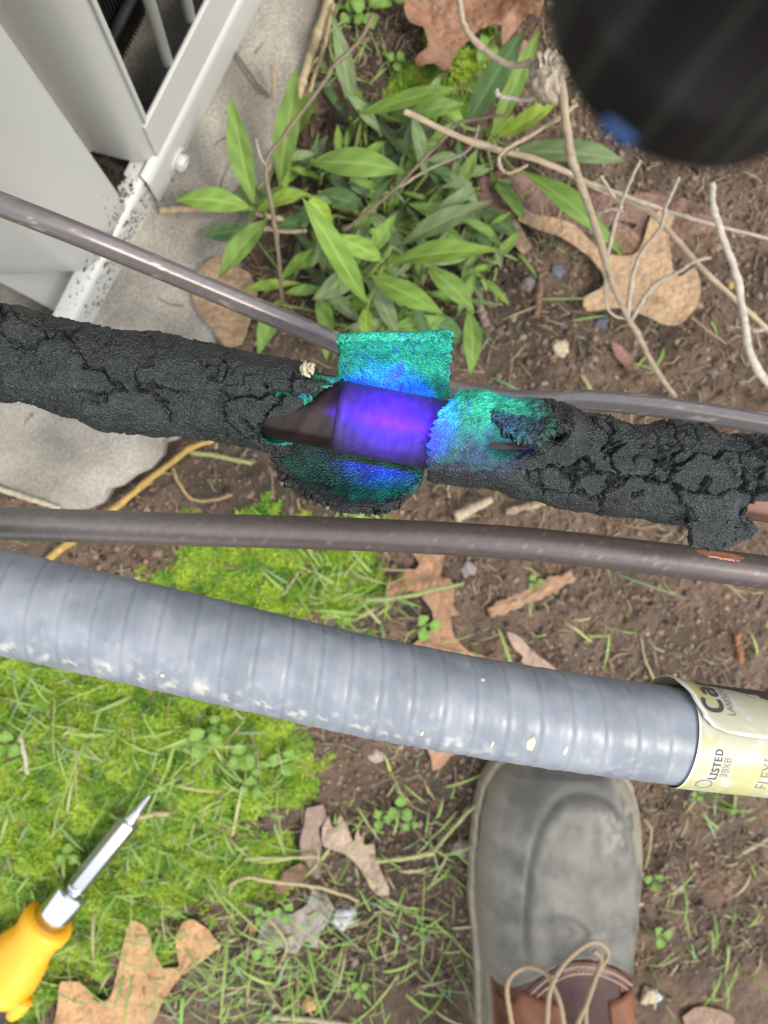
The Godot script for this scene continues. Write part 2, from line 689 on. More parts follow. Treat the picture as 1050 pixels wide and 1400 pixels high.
func pad() -> void:
	# the concrete slab under the unit, its near corner broken off
	var rim := PackedVector2Array()
	for q in [[690, -740], [545, -300], [445, 0], [398, 145], [340, 320], [262, 560], [247, 592], [238, 603], [226, 606], [222, 622], [206, 640], [186, 648], [168, 664], [152, 668], [140, 686], [118, 697], [96, 698], [0, 662], [-400, 540], [-1100, 320]]:
		var g := G(q[0], q[1], PAD_Y)
		rim.append(Vector2(g.x, g.z))
	var fine := PackedVector2Array()
	for k in rim.size():
		var a := rim[k]
		var b := rim[(k + 1) % rim.size()]
		var cnt := clampi(int(a.distance_to(b) / 0.006), 1, 60)
		for j in cnt:
			var p := a.lerp(b, float(j) / cnt)
			fine.append(p + Vector2(n_fine.get_noise_2d(p.x, p.y), n_fine.get_noise_2d(p.y, p.x + 4.0)) * 0.0022)
	var inner := Geometry2D.offset_polygon(fine, -0.0014, Geometry2D.JOIN_ROUND)[0]
	var V := PackedVector3Array()
	for p in inner:
		V.append(Vector3(p.x, PAD_Y, p.y))
	var I := Geometry2D.triangulate_polygon(inner)
	var m := fine.size()
	var n0 := V.size()
	for p in fine: V.append(Vector3(p.x, PAD_Y - 0.0012, p.y))
	for p in fine: V.append(Vector3(p.x, -0.05, p.y))
	for k in m:
		var a := n0 + k
		var b := n0 + (k + 1) % m
		I.append_array([a, b, a + m, b, b + m, a + m])
	# the chamfer between top and side
	var top := PackedVector2Array(inner)
	for k in m:
		var b := (k + 1) % m
		var near := func(p: Vector2) -> int:
			var best := 0
			for q in top.size():
				if top[q].distance_squared_to(p) < top[best].distance_squared_to(p): best = q
			return best
		var ta: int = near.call(fine[k])
		var tb: int = near.call(fine[b])
		I.append_array([ta, tb, n0 + k, tb, n0 + b, n0 + k])
	structure(put("concrete_pad", flat_mesh(V, I), M.concrete))

# ---------------------------------------------------------------- the outdoor unit
var unit_at: Transform3D

func on_face(px: float, py: float, off := 0.0) -> Vector2:        # along and up on the unit's side
	var r := ray(px, py)
	var nn := unit_at.basis.z
	var p := EYE + r * ((off - (EYE - unit_at.origin).dot(nn)) / r.dot(nn))
	var l := unit_at.affine_inverse() * p
	return Vector2(l.x, l.y)

# a profile of (out, up) points swept along a floor path of (along, out) points
func sweep(profile: Array, path: Array) -> ArrayMesh:
	var V := PackedVector3Array()
	for i in path.size():
		var p: Vector2 = path[i]
		var d: Vector2 = ((path[mini(i + 1, path.size() - 1)] as Vector2) - (path[maxi(i - 1, 0)] as Vector2)).normalized()
		var nn := Vector2(-d.y, d.x)                              # outward for a path that runs along +x
		for q in profile:
			var f: Vector2 = p + nn * q[0]
			V.append(unit_at * Vector3(f.x, q[1], f.y))
	return finish(V, PackedColorArray(), PackedVector2Array(), quads(path.size(), profile.size()))

func face_box(u0: float, u1: float, y0: float, y1: float, n0: float, n1: float, bevel := 0.0008) -> ArrayMesh:
	return box(Vector3(u1 - u0, y1 - y0, n1 - n0), unit_at * Transform3D(Basis.IDENTITY, Vector3((u0 + u1) / 2, (y0 + y1) / 2, (n0 + n1) / 2)), bevel)

func arc(c: Vector2, r: float, a0: float, a1: float, n: int) -> Array:
	var out := []
	for i in n + 1:
		var a := lerpf(a0, a1, float(i) / n)
		out.append(c + Vector2(cos(a), sin(a)) * r)
	return out

func condenser() -> void:
	var o := G(212, 273, PAD_Y)
	var u := (G(350, 0, PAD_Y) - G(132, 430, PAD_Y)).normalized()
	unit_at = Transform3D(Basis(u, Vector3.UP, u.cross(Vector3.UP)), o)
	var t := thing("condenser_unit", "grey painted metal outdoor unit with a vented side, standing on the concrete pad", "air conditioner", o)
	var U1 := 0.62
	var TOP := 0.66
	var corner := on_face(84, 484, 0.0).x
	var panel_corner := on_face(116, 392, 0.0).x
	var turn := deg_to_rad(58.0)
	# floor path of the rail: from round the corner to the far end
	var r := 0.014
	var path := []
	var c := Vector2(corner + r, -r)
	var away := Vector2(-cos(turn), -sin(turn))
	var start := c + Vector2(-sin(turn), cos(turn)) * r
	path.append(start + away * 0.11 + Vector2(-cos(PI / 2), -sin(PI / 2)) * 0.5)
	path.append(start + away * 0.11)
	path.append_array(arc(c, r, PI / 2 + turn, PI / 2, 8))
	path.append(Vector2(-0.03, 0.0))
	path.append(Vector2(-0.002, 0.0))
	path.append(Vector2(U1, 0.0))
	put("base_rail", sweep([[0.0, 0.0], [0.0, 0.030], [-0.0006, 0.0335], [-0.0025, 0.0350], [-0.012, 0.0350]], path), M.paint, t)
	# service panel: wraps the corner, a little behind the rail
	var e := on_face(160, 259, -0.002).x
	var pr := 0.022
	var pc := Vector2(panel_corner + 0.001 + pr, -0.002 - pr)
	var pstart := pc + Vector2(-sin(turn), cos(turn)) * pr
	var panel_path := [pstart + away * 0.11 + Vector2(0, -1) * 0.5, pstart + away * 0.11]
	panel_path.append_array(arc(pc, pr, PI / 2 + turn, PI / 2, 12))
	panel_path.append_array([Vector2(e - 0.0025, -0.002), Vector2(e - 0.0006, -0.0026), Vector2(e, -0.0045), Vector2(e, -0.034)])
	var panel_rows := [[-0.02, 0.0358], [-0.003, 0.0362], [-0.0008, 0.0370], [0.0, 0.0390]]
	for k in 12:
		panel_rows.append([0.0, 0.06 + k * (TOP - 0.06) / 11.0])
	put("service_panel", sweep(panel_rows, panel_path), M.paint, t)
	put("base_pan", face_box(corner + 0.02, e + 0.012, 0.010, 0.016, -0.5, -0.0045), M.paint, t)
	# channel between the panels
	put("channel", face_box(e - 0.02, e + 0.016, 0.036, TOP, -0.040, -0.036), M.paint, t)
	# louvred panel: skirt over the rail, a stile rolled back into the channel, a strip under the bars
	var s0 := on_face(200, 242, 0.003).x
	var o0 := on_face(207, 157, 0.001)
	put("panel_skirt", sweep([[0.0032, 0.0005], [0.0032, 0.033], [0.0026, 0.0362], [0.0008, 0.0380], [-0.003, 0.0385]], [Vector2(s0, -0.0002), Vector2(s0 + 0.0006, 0.0), Vector2(U1, 0.0)]), M.paint, t)
	var stile := []
	for q in [[e + 0.004, -0.0355], [e + 0.011, -0.0350], [e + 0.0150, -0.0325], [e + 0.0175, -0.0260], [e + 0.0200, -0.0170], [e + 0.0230, -0.0085], [e + 0.0265, -0.0034], [e + 0.031, -0.0010], [e + 0.034, -0.0002], [o0.x - 0.006, 0.0006], [o0.x - 0.003, 0.0002], [o0.x - 0.001, -0.0018], [o0.x, -0.005], [o0.x, -0.014]]:
		stile.append(Vector2(q[0], q[1]))
	var stile_rows := []
	for k in 14:
		stile_rows.append([0.0, 0.0386 + k * (TOP - 0.0386) / 13.0])
	put("louver_stile", sweep(stile_rows, stile), M.paint, t)
	put("louver_sill", face_box(o0.x - 0.0075, U1, 0.0384, o0.y, -0.0016, 0.0010, 0.0008), M.paint, t)
	put("louver_head", face_box(o0.x - 0.0005, U1, TOP - 0.05, TOP, -0.012, 0.0004, 0.0012), M.paint, t)
	put("end_stile", face_box(U1, U1 + 0.03, 0.0386, TOP, -0.03, 0.0004, 0.0012), M.paint, t)
	var b0 := on_face(235, 106, -0.004)
	var b1 := on_face(264, 47, -0.004)
	var gap := b1.x - b0.x
	var k := 0
	while b0.x + gap * k < U1 - 0.01:
		var x := b0.x + gap * k
		put("slat", tube([unit_at * Vector3(x, o0.y - 0.0025, -0.0036), unit_at * Vector3(x, 0.3, -0.0036), unit_at * Vector3(x, TOP - 0.048, -0.0036)], func(_f): return 0.0028, 14), M.paint, t)
		k += 1
	# the coil behind the bars
	var coil := []
	var x := e + 0.02
	while x < U1:
		coil.append(face_box(x, x + 0.0006, 0.03, TOP - 0.02, -0.062, -0.040, 0.0001))
		x += 0.0024
	put("coil_fins", join(coil), M.fins, t).set_meta("kind", "stuff")
	put("coil_back", face_box(e - 0.02, U1, 0.02, TOP - 0.02, -0.075, -0.066), M.black, t)
	for h in 9:
		put("coil_tube", tube([unit_at * Vector3(e + 0.02, 0.07 + h * 0.06, -0.036), unit_at * Vector3(U1, 0.07 + h * 0.06, -0.036)], func(_f): return 0.003, 8), M.fins, t)
	put("cabinet_body", face_box(corner + 0.03, U1 + 0.03, 0.0, TOP, -0.6, -0.08), M.black, t)
	put("top_cover", face_box(corner + 0.01, U1 + 0.035, TOP, TOP + 0.025, -0.62, 0.006, 0.004), M.paint, t)
	# bolt on the skirt
	var bp := on_face(243, 219, 0.004)
	var bolt_at := unit_at * Transform3D(Basis(Vector3.RIGHT, PI / 2), Vector3(bp.x, bp.y, 0.0032))
	var bolt := put("bolt", lathe([[0.0, 0.0078], [0.0008, 0.0080], [0.0014, 0.0076], [0.0018, 0.006]], bolt_at, 28), M.paint, t)
	put("hex_head", lathe([[0.0015, 0.0052], [0.0052, 0.0050], [0.0060, 0.0044], [0.0060, 0.0036], [0.0050, 0.0030], [0.0050, 0.0]], bolt_at, 36, func(i, a, rr): return rr / cos(fposmod(a, PI / 3) - PI / 6) * 0.92 if i < 3 else rr), M.paint, bolt)
	# wet beads on the panel's foot
	for q in [[52, 385, 0.004], [40, 383, 0.003], [75, 388, 0.0035], [30, 379, 0.002], [20, 340, 0.0013], [62, 383, 0.002]]:
		pass
	dirt_on_unit(e)

func dirt_on_unit(e: float) -> void:
	# earth crumbs caught in the foot of the channel and splashed over the rail
	var d := thing("dirt_clump", "dark crumbs of earth packed in the foot of the unit's channel and splashed on its rail", "dirt", unit_at * Vector3(e, 0.036, -0.01))
	d.set_meta("kind", "stuff")
	var parts := []
	var r := RandomNumberGenerator.new()
	r.seed = 5
	for k in 260:
		var f := r.randf()
		var y := 0.037 + pow(f, 2.6) * 0.17
		var at := Vector3(e + r.randf_range(0.001, 0.014) - 0.004 * f, y, -0.034 + r.randf_range(0.0, 0.030) * (1.0 - f))
		var s := r.randf_range(0.0003, 0.0013) * (1.2 - f)
		parts.append(blob(Vector3(s, s * 0.7, s), unit_at * Transform3D(Basis(Vector3(r.randf(), 1, r.randf()).normalized(), r.randf() * 6.0), at), 0.5, k, lin(0.022, 0.016, 0.012), 4))
	parts.append(blob(Vector3(0.009, 0.0022, 0.012), unit_at * Transform3D(Basis.IDENTITY, Vector3(e + 0.009, 0.0350, -0.023)), 0.7, 77, lin(0.018, 0.013, 0.010), 14, 3.0))  # dark lump added to stand for the shaded hole in the channel
	for k in 520:
		var u := e - 0.012 + r.randfn() * 0.026
		if u > on_face(199, 245, 0.0).x - 0.001: continue
		var onrail := r.randf() < 0.62
		var y := r.randf_range(0.002, 0.0335) if onrail else 0.038 + absf(r.randfn()) * 0.014
		var s := r.randf_range(0.0002, 0.0008)
		if r.randf() < 0.1: s *= 1.7
		parts.append(blob(Vector3(s, s * 0.35, s * r.randf_range(0.7, 1.6)), unit_at * Transform3D(Basis(Vector3.RIGHT, PI / 2).rotated(Vector3(0, 0, 1), r.randf() * 3.0), Vector3(u, y, 0.0001 if onrail else -0.0019)), 0.5, k, lin(0.03, 0.022, 0.015), 4))
	put("crumbs", join(parts), M.crumb, d)
	var seed_at := unit_at * Transform3D(Basis(Vector3(0.3, 1, 0.2).normalized(), 0.5), Vector3(e + 0.004, 0.0385, -0.006))
	var sd := put("dry_seed", blob(Vector3(0.0014, 0.0014, 0.0034), seed_at, 0.2, 3, lin(0.5, 0.38, 0.27), 10), M.straw)
	tag(sd, "pale dry seed lying in the dirt at the foot of the unit's channel", "seed")

# ---------------------------------------------------------------- the pipes
var suction: Run
var lower: Run

func pipes() -> void:
	suction = run_of([[-900, 330, 0.205], [-300, 425, 0.2], [0, 482, 0.2], [200, 523, 0.2], [370, 553, 0.2], [500, 576, 0.2], [595, 594, 0.2], [700, 611, 0.2], [850, 637, 0.2], [1050, 668, 0.2], [1350, 716, 0.2], [1900, 800, 0.205]])
	var pts := []
	for x in range(-850, 1901, 6):
		pts.append(suction.at(x))
	var stain := noise(240.0, 3, 31)
	var t := thing("copper_pipe", "thick dark copper pipe showing between torn black insulation", "pipe", suction.at(500))
	put("pipe_wall", tube(pts, func(_f): return 0.0088, 40, func(f, a):
		var p: Vector3 = pts[int(f * (pts.size() - 1))] + Vector3(cos(a), sin(a), 0) * 0.004
		var n := stain.get_noise_3dv(p)
		var bright := smoothstep(900.0, 1000.0, -850.0 + f * 2751.0)
		return lin(0.058, 0.041, 0.037).lerp(lin(0.024, 0.017, 0.016), 0.5 + n).lerp(lin(0.26, 0.14, 0.105), bright)), M.copper, t)
	# the soldered joint: a slightly wider sleeve that starts at a fine seam
	var sl := []
	var rr := []
	for x in range(462, 640, 3):
		sl.append(suction.at(x))
	put("coupling", tube(sl, func(f): return 0.00885 + 0.0004 * smoothstep(0.0, 0.03, f) + 0.0003 * exp(-pow((f - 0.035) * 50.0, 2.0)), 44, func(f, a):
		var n := stain.get_noise_3d(f * 0.06, cos(a) * 0.01, sin(a) * 0.01)
		return lin(0.020, 0.015, 0.019).lerp(lin(0.055, 0.044, 0.054), clampf(0.4 + 0.45 * n, 0.0, 1.0))), M.tarnish, t)
	# lower pipe
	lower = run_of([[-900, 700, 0.222], [-300, 708, 0.222], [0, 716, 0.222], [300, 725, 0.222], [500, 731, 0.222], [700, 742, 0.22], [870, 760, 0.219], [1050, 783, 0.218], [1350, 824, 0.216], [1900, 900, 0.216]])
	var lp := []
	for x in range(-850, 1901, 5):
		lp.append(lower.at(x))
	var t2 := thing("bare_copper_pipe", "long brown grey bare pipe below the insulated one, with one rubbed bright spot", "pipe", lower.at(500))
	var scuff := noise(420.0, 3, 33)
	put("pipe_wall", tube(lp, func(_f): return 0.0048, 28, func(f, a):
		var x: float = -850.0 + f * 2751.0
		var n := scuff.get_noise_3d(x * 0.0002, cos(a) * 0.005, sin(a) * 0.005)
		var c := lin(0.165, 0.130, 0.125).lerp(lin(0.29, 0.265, 0.25), clampf((420.0 - x) / 500.0, 0.0, 0.7))
		var sp := stain.get_noise_3d(x * 0.0004, cos(a) * 0.0096, sin(a) * 0.0096)
		return (c * (1.0 + 0.22 * n)).lerp(lin(0.42, 0.40, 0.36), smoothstep(0.44, 0.56, sp) * 0.4)), M.tube, t2)
	var rub := []
	for i in 24:
		for j in 9:
			pass
	var rv := PackedVector3Array()
	var rc := PackedColorArray()
	for i in 40:
		for j in 14:
			var x := 940.0 + i * 1.9
			var th := 0.15 + j * 0.075
			var fr := lower.frame(x)
			var ex := (x - 975.0) / 34.0
			var ey := (th - 0.75 + (x - 975.0) * 0.002) / 0.34
			var d := sqrt(ex * ex + ey * ey) + 0.35 * scuff.get_noise_2d(x * 0.0012, th * 0.02)
			rv.append(around(fr, th, 0.0048 + 0.00012 * (1.0 - smoothstep(0.75, 0.95, d)) - 0.0001 * smoothstep(0.9, 1.0, d)))
			rc.append(lin(0.62, 0.27, 0.15).lerp(lin(0.75, 0.5, 0.4), clampf(scuff.get_noise_2d(x * 0.003, th * 0.05) + 0.2, 0, 1)))
	put("rubbed_patch", finish(rv, rc, PackedVector2Array(), quads(40, 14)), M.copper, t2)
	# thin line: two lobes with a groove between, passing behind the insulation
	var thin := run_of([[-700, 60, 0.2], [-300, 160, 0.2], [0, 279, 0.205], [100, 318, 0.21], [200, 359, 0.22], [300, 401, 0.23], [400, 443, 0.24], [460, 469, 0.245], [560, 515, 0.25], [690, 546, 0.25], [800, 547, 0.25], [900, 556, 0.25], [1050, 580, 0.25], [1350, 640, 0.25], [1900, 760, 0.25]])
	var tp := []
	for x in range(-650, 1901, 6):
		tp.append(thin.at(x))
	var t3 := thing("thin_copper_tube", "thin grooved brown grey tube crossing behind the torn insulation", "tube", thin.at(200))
	put("tube_wall", tube(tp, func(f): return 0.0033 + 0.0002 * smoothstep(0.3, 0.6, f), 30, func(f, a):
		var x: float = -650.0 + f * 2551.0
		var n := scuff.get_noise_3d(x * 0.0002, cos(a) * 0.005, sin(a) * 0.005)
		var c := lin(0.235, 0.205, 0.205) * (1.0 + 0.2 * n)
		var spot := scuff.get_noise_3d(x * 0.00005 + 3.0, cos(a) * 0.003, sin(a) * 0.003)
		return c.lerp(lin(0.5, 0.45, 0.38), smoothstep(0.42, 0.5, spot)), func(f, a): return 1.0 - 0.13 * exp(-pow(angle_difference(a, 0.15 + f * 0.3) / 0.16, 2.0)) - 0.10 * exp(-pow(angle_difference(a, -1.0) / 0.13, 2.0)) - 0.10 * exp(-pow(angle_difference(a, 1.25) / 0.13, 2.0)) - 0.1 * exp(-pow(angle_difference(a, 2.6) / 0.14, 2.0)) - 0.1 * exp(-pow(angle_difference(a, 3.7) / 0.14, 2.0))), M.tube, t3)

# ---------------------------------------------------------------- the insulation
var foam_crack := cells(115.0, 41, FastNoiseLite.RETURN_DISTANCE2_SUB, 0.0025)
var foam_block := cells(56.0, 42, FastNoiseLite.RETURN_DISTANCE2_SUB, 0.004)
var foam_lump := noise(120.0, 4, 43)
var foam_grit := noise(700.0, 3, 44)
var foam_plate := cells(56.0, 42, FastNoiseLite.RETURN_CELL_VALUE, 0.004)
var foam_facet := cells(420.0, 48, FastNoiseLite.RETURN_DISTANCE)
var foam_wave := noise(30.0, 2, 45)

func foam_relief(p: Vector3, coarse: float) -> float:
	var q := foam_crack_warp(p)
	var c1 := foam_crack.get_noise_3dv(q) + 1.0
	var c2 := foam_block.get_noise_3dv(q) + 1.0
	var broken := smoothstep(-0.15, 0.3, foam_wave.get_noise_3dv(p))
	var h := foam_lump.get_noise_3dv(p) * 0.0007 + foam_grit.get_noise_3dv(p) * 0.00026
	h += (foam_facet.get_noise_3dv(q) + 0.6) * -0.00035
	var many := smoothstep(0.95, 1.2, coarse)
	h -= 0.0012 * coarse * lerpf(0.6, 1.0, many) * (1.0 - smoothstep(0.01, 0.13, c1)) * broken
	h -= 0.0025 * clampf(coarse, 0.0, 1.0) * lerpf(smoothstep(-0.5, 0.0, foam_wave.get_noise_3dv(p * 0.8 + Vector3(4, 4, 4))), 1.0, many) * (1.0 - smoothstep(0.01, 0.06, c2))
	h += 0.0005 * foam_plate.get_noise_3dv(q) * clampf(coarse, 0.0, 1.0)
	return h

func foam_crack_warp(p: Vector3) -> Vector3:
	var q := p * 3.0
	return p + Vector3(foam_wave.get_noise_3dv(q), foam_wave.get_noise_3d(q.y + 3.0, q.z, q.x), foam_wave.get_noise_3d(q.z, q.x + 5.0, q.y)) * 0.0045

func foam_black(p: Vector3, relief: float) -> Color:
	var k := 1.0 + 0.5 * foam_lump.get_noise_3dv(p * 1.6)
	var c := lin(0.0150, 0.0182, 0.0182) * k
	return c.lerp(lin(0.036, 0.041, 0.042), smoothstep(0.0, 0.0014, relief) * 0.7)  # raised foam painted lighter, its highlights put into the colour

# leaked dye, its green glow under the violet lamp put into the colour
var dye_vein := cells(380.0, 46, FastNoiseLite.RETURN_DISTANCE2_SUB, 0.002)
var dye_blot := noise(150.0, 3, 47)

func dye(p: Vector3, amount: float, base: Color) -> Color:
	var vein := 1.0 - smoothstep(0.0, 0.22, dye_vein.get_noise_3dv(foam_crack_warp(p * 1.0)) + 1.0)
	var blot := dye_blot.get_noise_3dv(p)
	var c := lin(0.008, 0.36, 0.235) * (1.0 + 0.5 * blot)
	c = c.lerp(lin(0.06, 0.80, 0.57), vein * 0.6)
	c = c.lerp(lin(0.04, 0.14, 0.50), smoothstep(0.26, 0.55, dye_blot.get_noise_3dv(p * 1.3 + Vector3(2, 5, 1))) * 0.8)
	return base.lerp(c, clampf(amount + blot * 0.35 * (1.0 if amount > 0.02 and amount < 0.98 else 0.0), 0.0, 1.0))

func sleeve(xs: Array, nv: int, ends: Callable, r_out: Callable, inner_r: float, tint: Callable, coarse: float) -> ArrayMesh:
	# rows go along the outside, over the torn edge and back inside; ends(theta) says where each side of the tear lies
	var V := PackedVector3Array()
	var C := PackedColorArray()
	var rows := 0
	var n := xs.size()
	for i in n + 12:
		rows += 1
		for j in nv + 1:
			var th := TAU * (j % nv) / nv - PI
			var lim: Vector2 = ends.call(th)             # x from, x to
			var x: float
			var inside := 0.0
			if i < n:
				x = clampf(xs[i], lim.x, lim.y)
			else:
				var k := i - n
				x = lim.y if tint.get_bound_arguments().is_empty() else lim.x
				inside = minf((k + 1) / 4.0, 1.0)
				if k > 3: x += (k - 3) * 6.0 * (-1.0 if tint.get_bound_arguments().is_empty() else 1.0)
			var fr := frame_cache(x)
			var p0 := around(fr, th, 0.0133)
			var relief := foam_relief(p0, coarse if coarse < 1.1 else lerpf(0.15, coarse, smoothstep(690.0, 740.0, x)))
			var r: float = r_out.call(x, th) + relief
			r = lerpf(r, inner_r, inside)
			var p := around(fr, th, r)
			V.append(p)
			C.append(tint.call(x, th, p0, relief, inside))
	return finish(V, C, PackedVector2Array(), quads(rows, nv + 1))

var frames := {}

func frame_cache(x: float) -> Array:
	var k := int(round(x * 2.0))
	if not frames.has(k):
		frames[k] = suction.frame(k / 2.0)
	return frames[k]

func knots(list: Array, v: float) -> float:              # piecewise smooth lookup: [[key, value], ...]
	if v <= list[0][0]: return list[0][1]
	for k in list.size() - 1:
		if v <= list[k + 1][0]:
			var f: float = (v - list[k][0]) / (list[k + 1][0] - list[k][0])
			return lerpf(list[k][1], list[k + 1][1], f * f * (3.0 - 2.0 * f))
	return list[-1][1]

func foam_left() -> void:
	var t := thing("pipe_insulation", "cracked black foam insulation left of the bared pipe, split into two teal flaps", "pipe insulation", suction.at(200))
	var xs := []
	var x := -420.0
	while x < 470.0:
		xs.append(x)
		x += 1.6 if x > -20.0 else 8.0
	var torn := noise(9.0, 3, 51)
	var edge := [[-3.2, 452.0], [-2.0, 400.0], [-1.3, 372.0], [-0.7, 366.0], [-0.35, 372.0], [-0.05, 412.0], [0.35, 432.0], [0.85, 448.0], [1.3, 456.0], [1.9, 458.0], [3.2, 452.0]]
	put("sleeve", sleeve(xs, 230, func(th): return Vector2(-420.0, knots(edge, th) + 7.0 * torn.get_noise_1d(th * 3.0) + 3.0 * torn.get_noise_1d(th * 14.0)),
		func(xx, th): return 0.0130 + 0.0009 * sin(xx * 0.011 + 1.0) * cos(th + 0.4) + 0.0020 * foam_wave.get_noise_2d(xx * 0.00022, th * 0.010) - 0.0022 * smoothstep(330.0, 460.0, xx) * cos(th * 0.5),
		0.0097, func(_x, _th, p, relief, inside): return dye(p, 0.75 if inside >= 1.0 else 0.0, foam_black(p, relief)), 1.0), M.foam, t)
	# the upper flap, laid back above the pipe
	var prof := [Vector2(-0.003, -0.0125), Vector2(0.006, -0.0120), Vector2(0.0125, -0.0105), Vector2(0.0175, -0.0070), Vector2(0.0200, -0.0035), Vector2(0.0218, -0.0006), Vector2(0.0228, 0.0024), Vector2(0.0224, 0.0046), Vector2(0.0206, 0.0050)]
	put("torn_flap", slab(120, 90, func(u, v):
		var ragged := 1.0 - 0.02 - 0.05 * torn.get_noise_1d(u * 2.2) - 0.012 * torn.get_noise_1d(u * 9.0)
		var right = 581.0 + 30.0 * (1.0 - v) + 10.0 * torn.get_noise_1d(v * 1.5 + 9.0) + 2.5 * torn.get_noise_1d(v * 8.0 + 40.0)
		var left := 448.0 + 5.0 * torn.get_noise_1d(v * 9.0 + 20.0)
		var fr := suction.frame(lerpf(left, right, u))
		var q := curve2(prof, v * ragged)
		var lean = 0.86 + 0.27 * u
		var p: Vector3 = fr[0] + fr[2] * q.x * lean + fr[1] * (q.y + 0.0008 * sin(u * 6.0))
		return p + fr[1] * (foam_lump.get_noise_3dv(p) * 0.00045 + foam_grit.get_noise_3dv(p) * 0.00012), 0.0016,
		func(u, v, sg):
			var p := Vector3(u * 0.027, v * 0.03, 0.2)
			if sg > 0.0 or v > 0.66: return dye(p, 1.0, lin(0.01, 0.12, 0.12))
			return foam_black(p, 0.0)), M.foam, t)
	# the lower flap, hanging open below it
	var prof2 := [Vector2(0.002, -0.0125), Vector2(-0.005, -0.0125), Vector2(-0.0115, -0.0105), Vector2(-0.0170, -0.0070), Vector2(-0.0205, -0.0025), Vector2(-0.0228, 0.0010), Vector2(-0.0242, 0.0022)]
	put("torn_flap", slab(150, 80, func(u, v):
		var fr := suction.frame(lerpf(360.0 + 14.0 * v, 592.0 - 24.0 * smoothstep(0.5, 1.0, v), u))
		var reach := knots([[0.0, 0.42], [0.15, 0.56], [0.4, 0.72], [0.66, 0.92], [0.84, 1.0], [1.0, 0.70]], u) * (1.0 + 0.10 * torn.get_noise_1d(u * 2.6 + 17.0) + 0.025 * torn.get_noise_1d(u * 7.0 + 70.0))
		var q := curve2(prof2, minf(v * reach, 1.0))
		var p: Vector3 = fr[0] + fr[2] * q.x * (1.0 + 0.08 * sin(u * 5.0)) + fr[1] * q.y
		return p + fr[2] * (foam_lump.get_noise_3dv(p * 0.7) * 0.0007 + foam_grit.get_noise_3dv(p) * 0.0001), 0.0028,
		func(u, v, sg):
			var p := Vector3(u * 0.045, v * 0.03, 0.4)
			if sg < 0.0 and v < 0.83 + 0.03 * sin(u * 30.0): return dye(p, (0.22 + 0.6 * smoothstep(0.4, 0.85, u)) * smoothstep(0.2, 0.55, v), lin(0.004, 0.04, 0.032)) * 0.30  # shade towards the pipe and the left end painted into the dye tint
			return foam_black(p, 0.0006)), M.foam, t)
	# a scrap of dry moss on the sleeve
	var fr := suction.frame(415)
	var at := around(fr, 0.85, 0.0135)
	var bits := []
	for k in 16:
		bits.append(blob(Vector3(0.0005, 0.0005, 0.0014) * rng.randf_range(0.5, 1.2), Transform3D(Basis(Vector3(rng.randf() - 0.5, rng.randf() - 0.5, rng.randf() - 0.5).normalized(), rng.randf() * 6.0), at + Vector3(rng.randfn() * 0.0011, rng.randf() * 0.0008, rng.randfn() * 0.0009)), 0.4, k, lin(0.5, 0.46, 0.3), 5))
	var s := put("lichen_scrap", join(bits), M.straw)
	tag(s, "tiny pale scrap of dry plant stuck on the black insulation by the tear", "plant debris")

func curve2(pts: Array, t: float) -> Vector2:
	var m := pts.size() - 1
	var k := clampi(int(t * m), 0, m - 1)
	var f := t * m - k
	return (pts[k] as Vector2).cubic_interpolate(pts[k + 1], pts[maxi(k - 1, 0)], pts[mini(k + 2, m)], f)

